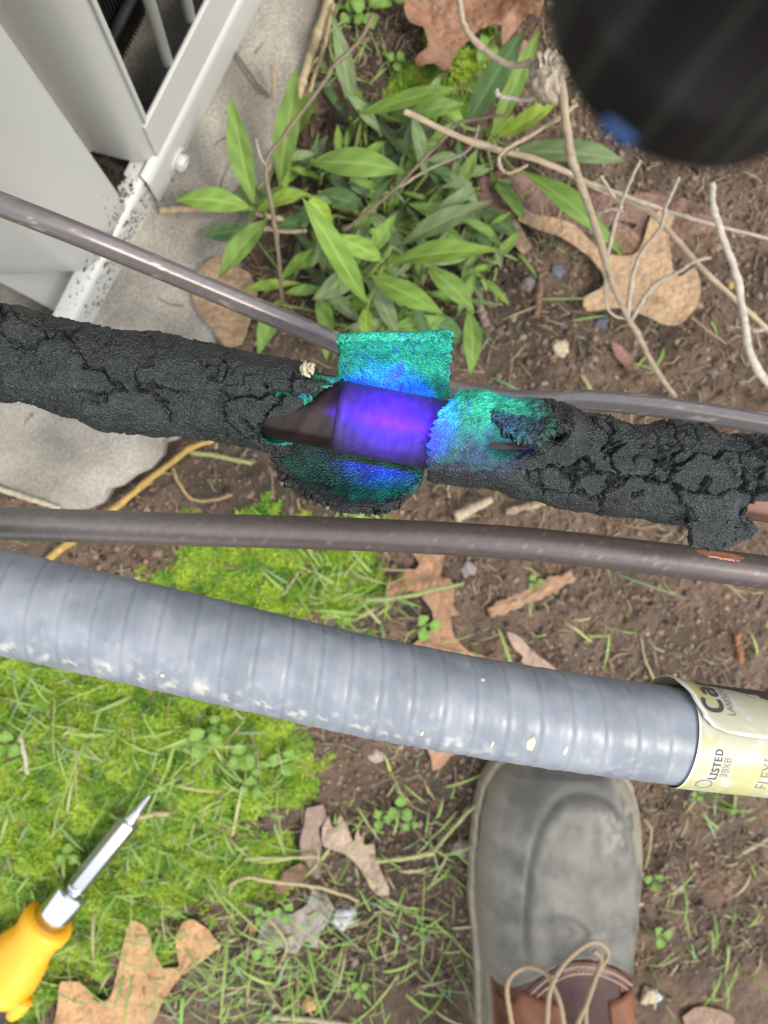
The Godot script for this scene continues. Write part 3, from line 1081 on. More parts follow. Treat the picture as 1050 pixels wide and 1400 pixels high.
func foam_right() -> void:
	var t := thing("pipe_insulation", "heavily cracked black foam insulation right of the bared pipe, torn lip stained teal", "pipe insulation", suction.at(850))
	var xs := []
	var x := 1420.0
	while x > 570.0:
		xs.append(x)
		x -= 1.6 if x < 1070.0 else 8.0
	var torn := noise(9.0, 3, 61)
	var begin := [[-3.2, 612.0], [-2.0, 600.0], [-1.2, 596.0], [-0.5, 588.0], [0.1, 586.0], [0.5, 592.0], [0.9, 606.0], [1.3, 616.0], [1.9, 622.0], [3.2, 612.0]]
	var finish_x := [[-3.2, 1420.0], [-2.4, 1010.0], [-0.95, 1010.0], [-0.45, 1000.0], [-0.28, 1004.0], [-0.16, 1060.0], [0.1, 1140.0], [0.5, 1420.0], [3.2, 1420.0]]
	var pull := func(xx: float, th: float) -> float:     # how the torn lip and the slit push the surface in and out
		var slit_x := (xx - 688.0) / 34.0
		var slit := exp(-pow(absf(slit_x), 4.0)) * exp(-pow((th - 0.02 - 0.05 * sin(xx * 0.1)) / 0.17, 2.0))
		var lip := exp(-pow((xx - 700.0) / 42.0, 2.0)) * exp(-pow((th - 0.36) / 0.26, 2.0))
		var hole := exp(-pow((xx - 744.0) / 9.0, 2.0)) * exp(-pow((th - 0.55) / 0.22, 2.0))
		var curl := exp(-pow((xx - 762.0) / 12.0, 2.0)) * exp(-pow((th - 0.6) / 0.28, 2.0))
		var thin := (1.0 - smoothstep(600.0, 690.0, xx))
		return -0.0056 * slit + 0.0008 * lip - 0.0058 * hole + 0.0016 * curl - 0.0018 * thin
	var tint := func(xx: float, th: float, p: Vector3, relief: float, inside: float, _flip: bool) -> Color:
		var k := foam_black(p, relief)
		var up := smoothstep(-0.25, 0.75, th) * (1.0 - smoothstep(2.4, 3.1, th))
		var reach := lerpf(715.0, 745.0, clampf(th, 0.0, 1.0))
		var a := (1.0 - smoothstep(reach - 60.0, reach, xx + 30.0 * dye_blot.get_noise_3dv(p * 0.7))) * smoothstep(-0.75, -0.1, th)
		var c := dye(p, clampf(a * (0.25 + 0.75 * up), 0.0, 1.0), k)
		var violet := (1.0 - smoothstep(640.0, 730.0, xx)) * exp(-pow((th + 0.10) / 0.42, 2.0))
		c = c.lerp(lin(0.045, 0.075, 0.30), violet * 0.65 * (0.7 + 0.6 * foam_lump.get_noise_3dv(p * 2.0)))  # violet lamp light on the foam painted into the colour
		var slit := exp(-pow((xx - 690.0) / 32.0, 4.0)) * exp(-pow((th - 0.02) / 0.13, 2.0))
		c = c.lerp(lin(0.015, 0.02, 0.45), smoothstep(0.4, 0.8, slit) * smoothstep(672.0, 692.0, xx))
		if inside > 0.3: c = dye(p, 0.7, lin(0.01, 0.1, 0.09))
		return c
	put("sleeve", sleeve(xs, 240, func(th): return Vector2(knots(begin, th) + 6.0 * torn.get_noise_1d(th * 3.0) + 3.5 * torn.get_noise_1d(th * 15.0), knots(finish_x, th) + 5.0 * torn.get_noise_1d(th * 9.0 + 30.0)),
		func(xx, th): return 0.0131 + 0.0006 * sin(xx * 0.013) * cos(th - 0.5) + 0.0018 * foam_wave.get_noise_2d(xx * 0.0003 + 3.0, th * 0.012) + pull.call(xx, th),
		0.0098, tint.bind(true), 1.25), M.foam, t)
	# the crumpled lip that stands up over the slit
	put("torn_lip", slab(90, 40, func(u, v):
		var xx := lerpf(634.0 + 10.0 * v, 772.0 - 14.0 * v, u) + 5.0 * torn.get_noise_1d(v * 3.0 + 120.0)
		var low := lerpf(0.60, 0.12, smoothstep(0.0, 0.38, u)) + 0.30 * smoothstep(0.6, 1.0, u) + 0.16 * torn.get_noise_1d(u * 3.0 + 140.0)
		var th := lerpf(0.98, low, v)
		var stand := pow(v, 2.2) * (0.0012 + 0.0036 * exp(-pow((u - 0.62) / 0.34, 2.0)))
		var p := around(suction.frame(xx), th, 0.0126 - 0.0016 * (1.0 - smoothstep(0.0, 0.3, v)) - 0.0022 * (1.0 - smoothstep(0.0, 0.3, u)) + stand)
		return p + (suction.frame(xx)[1] as Vector3) * (foam_lump.get_noise_3dv(p * 0.7) * 0.0016 + foam_grit.get_noise_3dv(p) * 0.0002), 0.0018,
		func(u, v, sg):
			var p := Vector3(u * 0.028 + 0.9, v * 0.012, 0.3)
			var k := foam_black(p * 3.0, 0.0006)
			if sg > 0.0: return k * 0.7
			var c := dye(p, clampf(1.25 - u * 1.5, 0.0, 1.0) * (1.0 - 0.5 * smoothstep(0.4, 0.9, v)), k)
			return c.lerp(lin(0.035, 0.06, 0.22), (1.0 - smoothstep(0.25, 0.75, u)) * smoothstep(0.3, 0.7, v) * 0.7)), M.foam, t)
	# a tongue of foam hanging off the end, down to the lower pipe
	put("torn_flap", slab(70, 50, func(u, v):
		var x0 = lerpf(930.0, 1012.0, u) + 12.0 * v * (1.0 - u) + 10.0 * v * u
		var fr := suction.frame(x0)
		var reach := knots([[0.0, 1.0], [0.55, 0.92], [0.8, 0.62], [1.0, 0.30]], u) * (1.0 + 0.05 * torn.get_noise_1d(u * 8.0 + 90.0))
		var th = -0.75 - 0.35 * v * reach
		var p := around(fr, th, 0.0122 + 0.0068 * v * reach)
		return p + fr[1] * foam_relief(p, 1.0) * 0.7, 0.0030,
		func(u, v, _sg): return foam_black(Vector3(u * 0.02 + 0.7, v * 0.02, 0.1), 0.0004)), M.foam, t)

# ---------------------------------------------------------------- the conduit and its sticker
var duct: Run

func conduit() -> void:
	duct = run_of([[-900, 610, 0.19], [-300, 752, 0.195], [0, 822, 0.197], [250, 879, 0.2], [500, 937, 0.204], [700, 974, 0.208], [925, 1006, 0.212], [1050, 1020, 0.214], [1350, 1056, 0.22], [1900, 1110, 0.226]])
	var t := thing("conduit", "thick ribbed grey plastic conduit lying across the foreground with a torn yellow sticker", "conduit", duct.at(400))
	var scuff := noise(260.0, 4, 71)
	var blot := noise(90.0, 3, 72)
	var V := PackedVector3Array()
	var C := PackedColorArray()
	var rows := 0
	var nv := 110
	var x := -600.0
	while x < 1500.0:
		rows += 1
		var fr := duct.frame(x)
		for j in nv + 1:
			var th := TAU * (j % nv) / nv - PI
			var ph := fposmod(x / 41.0 + th * 0.16 + 0.05 * sin(x * 0.013) + 0.02 * sin(x * 0.041), 1.0)
			var groove := exp(-pow((ph - 0.5) / 0.045, 2.0))
			var crown := exp(-pow((ph - 0.64) / 0.07, 2.0)) + 0.7 * exp(-pow((ph - 0.1) / 0.05, 2.0))
			var strength := 1.0 - 0.75 * smoothstep(840.0, 930.0, x)
			var p0 := around(fr, th, 0.0132)
			var r := 0.0131 + strength * (-0.00024 * groove + 0.00010 * crown + 0.00006 * sin(ph * TAU)) + blot.get_noise_3dv(p0) * 0.00012
			V.append(around(fr, th, r))
			var n := scuff.get_noise_3dv(p0)
			var b := blot.get_noise_3dv(p0 * 0.7)
			var c := lin(0.178, 0.197, 0.228) * (1.0 + 0.2 * b + 0.08 * n + 0.05 * crown)
			c = c.lerp(lin(0.25, 0.266, 0.295), smoothstep(0.0, 0.35, b) * 0.45)
			c = c.lerp(lin(0.11, 0.12, 0.14), groove * strength * 0.12)
			var chalk := smoothstep(0.24, 0.5, n + 0.12 * crown) * (0.25 + 0.75 * exp(-pow((th + 0.75) / 0.45, 2.0)))
			c = c.lerp(lin(0.45, 0.44, 0.40), chalk * 0.25)
			var rubbed := exp(-pow((th + 0.92 - 0.15 * b) / 0.2, 2.0)) * smoothstep(0.0, 0.25, n + 0.3 * sin(x * 0.05) * 0.3) * smoothstep(0.25, 0.6, absf(ph - 0.5) * 2.0)
			c = c.lerp(lin(0.50, 0.47, 0.40), rubbed * 0.65 * (1.0 - smoothstep(560.0, 760.0, x)))
			C.append(c)
		x += 3.0
	put("jacket", finish(V, C, PackedVector2Array(), quads(rows, nv + 1)), M.pvc, t)
	# dried cream drops
	for q in [[712, -0.56, 0.0019, 0.0034], [757, -0.6, 0.0010, 0.0022], [665, -0.72, 0.0007, 0.002], [575, -0.75, 0.0008, 0.0014], [243, -0.72, 0.0010, 0.0010], [640, 0.55, 0.001, 0.0009]]:
		var fr := duct.frame(q[0])
		var b := Basis(fr[3], fr[1] * cos(q[1]) + fr[2] * sin(q[1]), fr[1] * sin(q[1]) - fr[2] * cos(q[1]))
		put("dried_drop", blob(Vector3(q[2], 0.0003, q[3]) * 0.62, Transform3D(b, around(fr, q[1], 0.01315)), 0.25, int(q[0]), lin(0.68, 0.62, 0.48), 12), M.stone, t)
	# the sticker: one turn round the conduit, its outer end lapped over and lifting
	var wear := noise(170.0, 4, 73)
	var sv := PackedVector3Array()
	var sc := PackedColorArray()
	for i in 90:
		for j in 111:
			var th := lerpf(-PI, PI, j / 110.0)
			var x0 := 921.0 + 2.0 * sin(th * 2.0)
			var xx := lerpf(x0, 1290.0, i / 89.0)
			var fr := duct.frame(xx)
			var p := around(fr, th, 0.01375)
			sv.append(p)
			sc.append(sticker_tone(p, wear, 0.0 if i > 0 else 1.0, xx, th))
	var st := put("sticker", finish(sv, sc, PackedVector2Array(), quads(90, 111)), M.vinyl, t)
	var lap := slab(90, 60, func(u, v):
		var th := lerpf(0.12, 2.3, v)
		var x0 := knots([[0.12, 982.0], [0.17, 952.0], [0.26, 936.0], [0.42, 927.0], [0.8, 919.0], [1.25, 909.0], [1.7, 904.0], [2.3, 902.0]], th)
		var xx := lerpf(x0, 1290.0, u)
		var lift := exp(-u * 7.0) * (0.0002 + 0.0014 * smoothstep(0.5, 1.5, th))
		return around(duct.frame(xx), th, 0.01425 + lift), 0.00045,
		func(u, v, sg):
			var th := lerpf(0.12, 2.3, v)
			var xx = lerpf(920.0, 1290.0, u)
			var p := around(duct.frame(xx), th, 0.0138)
			if sg < 0.0: return lin(0.42, 0.41, 0.27)
			return sticker_tone(p, wear, 1.0 if u < 0.012 or v < 0.02 else 0.0, xx, th) )
	put("lapped_end", lap, M.vinyl, st)
	# dark printed wedge
	var wv := PackedVector3Array()
	var wn := 40
	for i in wn:
		for j in 30:
			var f := i / float(wn - 1)
			var xx := lerpf(957.0, 1200.0, f)
			var lo := lerpf(1.22, -0.15, smoothstep(0.0, 1.0, f))
			var th := lerpf(lo, 1.30 + 0.5 * f, j / 29.0)
			wv.append(around(duct.frame(xx), th, lap_r(xx, th)))
	put("print_band", finish(wv, PackedColorArray(), PackedVector2Array(), quads(wn, 30)), M.ink, st)
	lettering("Car", 959.0, 0.50, 0.0060, true, M.ink, st, 0.01475)
	lettering("LAMSON", 972.0, 0.48, 0.0019, false, M.faded_ink, st, 0.01475)
	lettering("LISTED", 954.0, -0.80, 0.0021, true, M.ink, st, 0.01382)
	lettering("39XB", 966.0, -0.72, 0.0019, false, M.faded_ink, st, 0.01382)
	lettering("FLEXI", 1022.0, -0.92, 0.0030, false, M.faded_ink, st, 0.01382)
	lettering("4", 1018.0, 0.93, 0.0030, true, M.thread, st, 0.0148)
	var ringv := PackedVector3Array()
	for k in 41:
		var a := TAU * k / 40.0
		for rr in [0.0018, 0.0021]:
			ringv.append(around(duct.frame(944.0 + cos(a) * rr / 0.0002), -0.98 + sin(a) * rr / 0.0138, 0.01382))
	put("printed_ring", finish(ringv, PackedColorArray(), PackedVector2Array(), quads(41, 2)), M.faded_ink, st)

func sticker_tone(p: Vector3, wear: FastNoiseLite, edge: float, xx: float, th: float) -> Color:
	var n := wear.get_noise_3dv(p)
	var m := wear.get_noise_3dv(p * 0.35 + Vector3(1, 2, 3))
	var c := lin(0.38, 0.37, 0.26).lerp(lin(0.39, 0.36, 0.12), smoothstep(-0.05, 0.45, m + 0.25 * exp(-pow((th + 0.15) / 0.3, 2.0))) * 0.75)
	c = c.lerp(lin(0.44, 0.44, 0.40), smoothstep(0.1, 0.35, n) * 0.7)
	c = c.lerp(lin(0.36, 0.36, 0.32), smoothstep(0.34, 0.5, n) * 0.35)
	return c.lerp(lin(0.62, 0.62, 0.58), edge)

func lap_r(xx: float, th: float) -> float:
	var u := clampf((xx - 920.0) / 370.0, 0.0, 1.0)
	return 0.01425 + exp(-u * 7.0) * (0.0002 + 0.0014 * smoothstep(0.5, 1.5, th)) + 0.00042

# printed words bent round the conduit: they read upwards, their heads towards the unit
func lettering(text: String, x0: float, th0: float, cap: float, bold: bool, m: Material, parent: Node3D, r: float) -> void:
	var tm := TextMesh.new()
	var f := SystemFont.new()
	f.font_names = PackedStringArray(["Droid Sans"])
	f.font_weight = 700 if bold else 400
	tm.font = f
	tm.text = text
	tm.font_size = 48
	tm.pixel_size = 0.01
	tm.depth = 0.0
	tm.curve_step = 1.0
	tm.horizontal_alignment = HORIZONTAL_ALIGNMENT_LEFT
	var a := tm.get_mesh_arrays()
	var src: PackedVector3Array = a[Mesh.ARRAY_VERTEX]
	if src.is_empty():
		return
	var lo := src[0]
	var hi := src[0]
	for p in src:
		lo = lo.min(p)
		hi = hi.max(p)
	var k := cap / (hi.y - lo.y)
	var V := PackedVector3Array()
	for p in src:
		var xx := x0 - (p.y - lo.y) * k / 0.000205
		var th := th0 + (p.x - lo.x) * k / r
		V.append(around(duct.frame(xx), th, lap_r(xx, th) if th0 > 0.0 else r))
	var I := PackedInt32Array()
	if a[Mesh.ARRAY_INDEX] and a[Mesh.ARRAY_INDEX].size():
		I = a[Mesh.ARRAY_INDEX]
	else:
		for i in V.size():
			I.append(i)
	put("lettering", finish(V, PackedColorArray(), PackedVector2Array(), I), m, parent)

# ---------------------------------------------------------------- the torch
func torch() -> void:
	var front := P(948, 32, 0.050)
	var target := P(534, 570, 0.193)
	var aim := (target - front).normalized()
	var up := (view_basis.x - aim * view_basis.x.dot(aim)).normalized()
	# the transform's y runs backwards along the barrel
	var at := Transform3D(Basis(up, -aim, up.cross(-aim)).scaled(Vector3.ONE * 0.735), front)
	var t := thing("flashlight", "black ultraviolet flashlight pointing down at the bared pipe, out of focus by the lens", "flashlight", front)
	var streak := noise(1.4, 2, 81)
	var tone := func(i, a):
		var k := streak.get_noise_2d(cos(a) * 2.6, sin(a) * 2.6)
		return lin(0.006, 0.006, 0.006).lerp(lin(0.017, 0.017, 0.015), smoothstep(0.12, 0.45, k)).lerp(lin(0.012, 0.008, 0.004), smoothstep(0.1, 0.4, -k) * 0.8)  # highlight streaks along the barrel put into the colour
	var head := [[-0.001, 0.0112], [-0.0006, 0.0128], [0.0006, 0.0136], [0.003, 0.0138], [0.006, 0.0138], [0.008, 0.0134], [0.0086, 0.0128], [0.016, 0.0122], [0.026, 0.0112], [0.030, 0.0104]]
	put("head", lathe(head, at, 120, func(i, a, r): return r + (0.0004 * sin(a * 9.0) if i > 5 else 0.0), tone), M.torch, t)
	var body := [[0.0295, 0.0100], [0.031, 0.0108]]
	for k in 22:
		body.append([0.033 + k * 0.003, 0.0108 if k % 2 else 0.0103])
	body.append_array([[0.100, 0.0108], [0.104, 0.0100], [0.105, 0.0]])
	put("barrel", lathe(body, at, 64, null, tone), M.torch, t)
	put("reflector", lathe([[-0.0004, 0.0110], [0.006, 0.006], [0.0085, 0.002], [0.0085, 0.0]], at, 40), M.chrome, t)
	var glow := mat(alb(0.05, 0.03, 0.35), 0.2)
	glow.emission_enabled = true
	glow.emission = Color(0.22, 0.08, 1.0)
	glow.emission_energy_multiplier = 1.2
	put("lens", lathe([[-0.0012, 0.0], [-0.0012, 0.0108], [-0.0006, 0.0112]], at, 40), glow, t)
	# added glowing sliver, the blue glint of light on the rim
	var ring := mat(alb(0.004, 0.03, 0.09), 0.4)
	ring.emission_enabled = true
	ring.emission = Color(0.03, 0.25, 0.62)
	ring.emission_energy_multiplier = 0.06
	var ang := 0.0
	var best := 9.0
	for k in 360:
		var p: Vector3 = at * Vector3(cos(deg_to_rad(k)) * 0.0138, 0.003, sin(deg_to_rad(k)) * 0.0138)
		var l := view_basis.inverse() * (p - EYE)
		var sx := 525.0 - l.x / l.z * F
		var sy := 700.0 + l.y / l.z * F
		var d := Vector2(sx - 835.0, sy - 196.0).length() / 100.0
		if d < best:
			best = d
			ang = deg_to_rad(k)
	var rp := []
	for k in 9:
		var a = ang + (k - 4) * 0.038
		rp.append(at * Vector3(cos(a) * 0.0130, 0.0015, sin(a) * 0.0130))
	put("rim_glint", tube(rp, func(f): return 0.0009 * sqrt(maxf(1.0 - pow(f * 2.0 - 1.0, 4.0), 0.02)), 12), ring, t)
	var lamp := SpotLight3D.new()
	lamp.name = "ultraviolet_beam"
	t.add_child(lamp)
	lamp.light_color = Color(0.27, 0.0, 1.0)
	lamp.light_energy = 0.8
	lamp.light_size = 0.005
	lamp.spot_range = 1.0
	lamp.spot_attenuation = 2.0
	lamp.spot_angle = 3.7
	lamp.spot_angle_attenuation = 0.65
	lamp.shadow_enabled = true
	lamp.position = aim * 0.003
	lamp.basis = Basis(up, aim.cross(up) * -1.0, -aim).orthonormalized()

# ---------------------------------------------------------------- the boot
func boot() -> void:
	var toe := G(781, 1034, 0.03)
	var heel_way := G(758, 1400, 0.05) - G(781, 1034, 0.03)
	heel_way.y = 0.0
	var d_ax := heel_way.normalized()
	var s_ax := Vector3.UP.cross(d_ax).normalized()         # to the right in the picture
	if s_ax.dot(view_basis.x) < 0.0: s_ax = -s_ax
	var base := Vector3(toe.x, ground_h(toe.x, toe.z) + 0.001, toe.z)
	var t := thing("boot", "grey rubber toed boot with brown leather upper and tan laces, worn on a foot", "boot", base)
	var place := func(d: float, s: float, y: float) -> Vector3: return base + d_ax * d + s_ax * s + Vector3.UP * y
	var half := [[0.0, 0.001], [0.002, 0.020], [0.006, 0.033], [0.014, 0.0445], [0.028, 0.0535], [0.05, 0.0595], [0.08, 0.0615], [0.115, 0.0595], [0.16, 0.051], [0.22, 0.042], [0.27, 0.037], [0.295, 0.028], [0.303, 0.012], [0.306, 0.001]]
	var top := [[0.0, 0.030], [0.012, 0.042], [0.03, 0.050], [0.07, 0.056], [0.11, 0.064], [0.15, 0.082], [0.2, 0.105], [0.31, 0.11]]
	var middle := func(d: float) -> float: return 0.006 * sin(d * 12.0) * 0.6 - 0.004 * (1.0 - smoothstep(0.0, 0.07, d))
	var lin_at := func(list: Array, v: float) -> float:
		for k in list.size() - 1:
			if v <= list[k + 1][0]:
				return lerpf(list[k][1], list[k + 1][1], clampf((v - list[k][0]) / (list[k + 1][0] - list[k][0]), 0.0, 1.0))
		return list[-1][1]
	var dust := noise(34.0, 4, 91)
	var dust2 := noise(110.0, 3, 92)
	# rubber shell
	var V := PackedVector3Array()
	var C := PackedColorArray()
	var nd := 190
	var ns := 96
	for i in nd:
		var f := float(i) / (nd - 1)
		var d := 0.235 * (f * f * 0.55 + f * 0.45)
		var w: float = lin_at.call(half, d) - 0.0015
		var h: float = lin_at.call(top, d)
		var mid: float = middle.call(d)
		for j in ns + 1:
			var a := PI * j / ns
			var cu := cos(a)
			var su := sin(a)
			var s := -signf(cu) * pow(absf(cu), 0.72) * w
			var y := 0.016 + pow(su, 0.82) * (h - 0.016)
			# the collar: beyond it the leather shows, so the shell stays low there
			var lim := 0.122 + (10.0 if s > 0.0 else 14.0) * s * s
			var over := smoothstep(-0.0006, 0.0016, d - lim)
			y = lerpf(y, minf(y, 0.016 + (h - 0.016) * 0.22), over)
			# raised toe piece with a groove round it
			var es := (s - 0.006) / 0.0405
			var ed := (d - 0.105) / 0.083
			var e := pow(pow(absf(es), 2.4) + pow(absf(ed), 2.4), 1.0 / 2.4) if d < 0.105 else absf(es) + smoothstep(0.105, 0.15, d) * 0.05
			var fade := 1.0 - smoothstep(0.105, 0.135, d)
			if s > 0.012: fade *= 1.0 - smoothstep(0.02, 0.06, d) * 0.65
			var groove := exp(-pow((e - 1.03) / 0.05, 2.0)) * fade
			y += (0.0012 * (1.0 - smoothstep(0.92, 1.04, e)) - 0.0020 * groove) * su
			# a rim where the shell ends, a crease behind the toe
			y += 0.0012 * exp(-pow((d - lim + 0.0022) / 0.0018, 2.0))
			y += 0.0009 * sin(d * 260.0 + s * 40.0) * exp(-pow((d - 0.108) / 0.008, 2.0)) + dust.get_noise_2d(s, d) * 0.0006
			V.append(place.call(d, s + mid, y))
			var n := dust.get_noise_2d(s * 1.4 + 4.0, d)
			var m := dust2.get_noise_2d(s * 1.2, d * 0.7)
			var c := lin(0.110, 0.104, 0.091) * (1.0 + 0.15 * n + 0.15 * m)
			c = c.lerp(lin(0.205, 0.195, 0.165), clampf(smoothstep(-0.6, 0.7, n + 0.3 * m) * 0.75, 0.0, 1.0))
			c = c.lerp(lin(0.30, 0.275, 0.215), exp(-pow((s - 0.030) / 0.014, 2.0) - pow((d - 0.040) / 0.016, 2.0)) * smoothstep(-0.2, 0.3, m) * 0.8)
			var rim := smoothstep(0.80, 0.985, absf(s) / maxf(w, 0.001))
			c = c.lerp(lin(0.31, 0.27, 0.20), rim * (0.85 if s > 0.0 else 0.55))
			c = c.lerp(lin(0.30, 0.262, 0.195), smoothstep(0.62, 0.86, s / maxf(w, 0.001)) * smoothstep(-0.5, 0.2, m + n) * (1.0 - smoothstep(0.06, 0.15, d)) * 0.85)
			# wet, dark front of the toe
			var wet := smoothstep(0.95, 1.06, e + 0.05 * m) * (1.0 - smoothstep(0.55, 0.9, absf(s) / maxf(w, 0.001))) * (1.0 - smoothstep(0.02, 0.035, s)) * (1.0 - smoothstep(0.045, 0.075, d + 0.02 * n))
			c = c.lerp(lin(0.055, 0.052, 0.047), wet * 0.95)
			c = c.lerp(lin(0.062, 0.060, 0.056), groove * 0.8)
			c = c.lerp(lin(0.05, 0.05, 0.05), exp(-pow((s + 0.041) / 0.004, 2.0) - pow((d - 0.068) / 0.007, 2.0)) * 0.75)
			C.append(c)
	put("rubber_shell", finish(V, C, PackedVector2Array(), quads(nd, ns + 1)), M.rubber, t)
	# sole
	var sv := PackedVector3Array()
	var sc := PackedColorArray()
	var n_out := 240
	var outline := []
	for k in n_out:
		var a := TAU * k / n_out
		var d := 0.153 - cos(a) * 0.153
		var w: float = lin_at.call(half, d) + 0.0022
		outline.append(Vector2(d - 0.0022 * cos(a) * absf(cos(a)), (w if sin(a) > 0.0 else -w) * (1.0 if absf(sin(a)) > 0.02 else 0.0) + middle.call(d)))
	for row in [[0.0, -0.003], [0.004, -0.001], [0.006, 0.0], [0.0145, 0.0006], [0.0175, 0.0], [0.0185, -0.0022], [0.0170, -0.0060]]:
		for k in n_out + 1:
			var o: Vector2 = outline[k % n_out]
			var cc := Vector2(0.153, 0.0)
			var o2 = o + (o - cc).normalized() * row[1]
			sv.append(place.call(o2.x, o2.y, row[0] - 0.001))
			var n := dust2.get_noise_2d(o.x * 1.5, o.y * 1.5)
			sc.append(lin(0.36, 0.30, 0.205).lerp(lin(0.2, 0.175, 0.14), clampf(0.35 + n, 0.0, 1.0)))
	put("sole", finish(sv, sc, PackedVector2Array(), quads(7, n_out + 1)), M.rubber, t)
	# leather upper: vamp and shaft
	var lv := PackedVector3Array()
	var lc := PackedColorArray()
	var hide := noise(60.0, 4, 93)
	nd = 70
	ns = 72
	var vamp := func(d: float, s01: float) -> Vector3:           # s01 from -1 to 1
		var w: float = lin_at.call(half, d) - 0.004
		var h: float = lin_at.call(top, d) - 0.0018 + 0.03 * smoothstep(0.13, 0.2, d)
		var a := (s01 + 1.0) * PI / 2.0
		return place.call(d, -signf(cos(a)) * pow(absf(cos(a)), 0.75) * w + middle.call(d), 0.02 + pow(sin(a), 0.85) * (h - 0.02))
	for i in nd:
		var d := lerpf(0.102, 0.295, float(i) / (nd - 1))
		for j in ns + 1:
			var s := float(j) / ns * 2.0 - 1.0
			var p: Vector3 = vamp.call(d, s)
			var n := hide.get_noise_3dv(p)
			lv.append(p + Vector3.UP * n * 0.0008)
			var c := lin(0.21, 0.072, 0.032) * (1.0 + 0.5 * n)
			c = c.lerp(lin(0.065, 0.026, 0.018), smoothstep(0.0, 0.4, hide.get_noise_3dv(p * 0.5 + Vector3(3, 1, 2))) * 0.8)
			c = c.lerp(lin(0.30, 0.12, 0.055), smoothstep(0.1, 0.45, hide.get_noise_3dv(p * 1.6 + Vector3(1, 7, 2))) * 0.5)
			lc.append(c)
	put("leather_upper", finish(lv, lc, PackedVector2Array(), quads(nd, ns + 1)), M.leather, t)
	# collar strip along the shell with its two rows of stitches
	var cs := []
	for k in 61:
		var s01 := lerpf(-0.86, 0.80, k / 60.0)
		var p0: Vector3 = vamp.call(0.122, s01)
		var s = (p0 - place.call(0.12, middle.call(0.12), 0.0)).dot(s_ax)
		var lim = 0.122 + (10.0 if s > 0.0 else 14.0) * s * s
		cs.append([lim, s01])
	var band := slab(61, 8, func(u, v):
		var q: Array = cs[int(round(u * 60.0))]
		return (vamp.call(q[0] + 0.0005 + v * 0.010, q[1]) as Vector3) + Vector3.UP * (0.0016 - 0.0006 * v), 0.0014,
		func(u, v, _s): return lin(0.13, 0.05, 0.026) * (1.0 + 0.4 * hide.get_noise_2d(u * 0.1, v * 0.01)))
	put("collar_band", band, M.leather, t)
	var stitches := []
	for row in [0.0030, 0.0066]:
		for k in range(1, 60):
			for half_step in [0.0, 0.5]:
				var a: Array = cs[k]
				var b: Array = cs[mini(k + 1, 60)]
				var d0 := lerpf(a[0], b[0], half_step)
				var d1 := lerpf(a[0], b[0], half_step + 0.34)
				var p: Vector3 = (vamp.call(d0 + row, lerpf(a[1], b[1], half_step)) as Vector3) + Vector3.UP * 0.0027
				var q: Vector3 = (vamp.call(d1 + row, lerpf(a[1], b[1], half_step + 0.34)) as Vector3) + Vector3.UP * 0.0027
				stitches.append(tube([p, (p + q) / 2 + Vector3.UP * 0.0003, q], func(_f): return 0.00042, 5))
	put("stitching", join(stitches), M.thread, t).set_meta("kind", "stuff")
	# two lace facings with a gap where the tongue shows
	for sgn in [-1.0, 1.0]:
		put("lace_facing", slab(40, 16, func(u, v):
			var d = 0.143 + 0.012 * smoothstep(0.6, 1.0, v) + u * 0.13
			return (vamp.call(d, sgn * (0.10 + 0.05 * (1.0 - u) + v * 0.52)) as Vector3) + Vector3.UP * (0.0028 + 0.0008 * sin(v * 3.0)), 0.0018,
			func(u, v, _s): return lin(0.27, 0.098, 0.042) * (1.0 + 0.45 * hide.get_noise_2d(u * 0.13 + sgn, v * 0.03))), M.leather, t)
		for k in 4:
			var p: Vector3 = (vamp.call(0.158 + k * 0.028, sgn * 0.24) as Vector3) + Vector3.UP * 0.0040
			put("eyelet", lathe([[0.0, 0.0042], [0.0009, 0.0040], [0.0012, 0.0032], [0.0008, 0.0024], [-0.001, 0.0022]], Transform3D(Basis.IDENTITY, p), 24), M.chrome, t)
	put("tongue", slab(40, 16, func(u, v):
		return (vamp.call(0.128 + u * 0.15, lerpf(-0.3, 0.3, v)) as Vector3) + Vector3.UP * (0.0008 + 0.0014 * sin(u * 14.0) * 0.4), 0.0018,
		func(u, v, _s): return lin(0.075, 0.030, 0.022) * (1.0 + 0.5 * hide.get_noise_2d(u * 0.15, v * 0.04))), M.leather, t)
	# laces: loops measured off the photograph, lying over the vamp
	var loops := [
		[[706, 1440, 0.088], [699, 1395, 0.090], [693, 1352, 0.088], [701, 1332, 0.084], [722, 1322, 0.080], [745, 1330, 0.086], [758, 1352, 0.094], [768, 1382, 0.100], [775, 1440, 0.106]],
		[[744, 1450, 0.106], [748, 1400, 0.102], [752, 1355, 0.098], [768, 1322, 0.092], [792, 1298, 0.086], [812, 1288, 0.082], [826, 1294, 0.080], [831, 1307, 0.080], [817, 1330, 0.086], [804, 1358, 0.092], [801, 1400, 0.098], [812, 1450, 0.104]],
		[[780, 1450, 0.108], [790, 1400, 0.104], [803, 1370, 0.098], [815, 1335, 0.092], [822, 1312, 0.086], [812, 1300, 0.084]]]
	for l in loops:
		var pts := []
		for q in l:
			pts.append(G(q[0], q[1], q[2]))
		put("lace", tube(spline(pts, 70), func(_f): return 0.0015, 12, null, func(f, a): return 1.0 + 0.1 * sin(a * 3.0 + f * 190.0) ), M.lace, t)

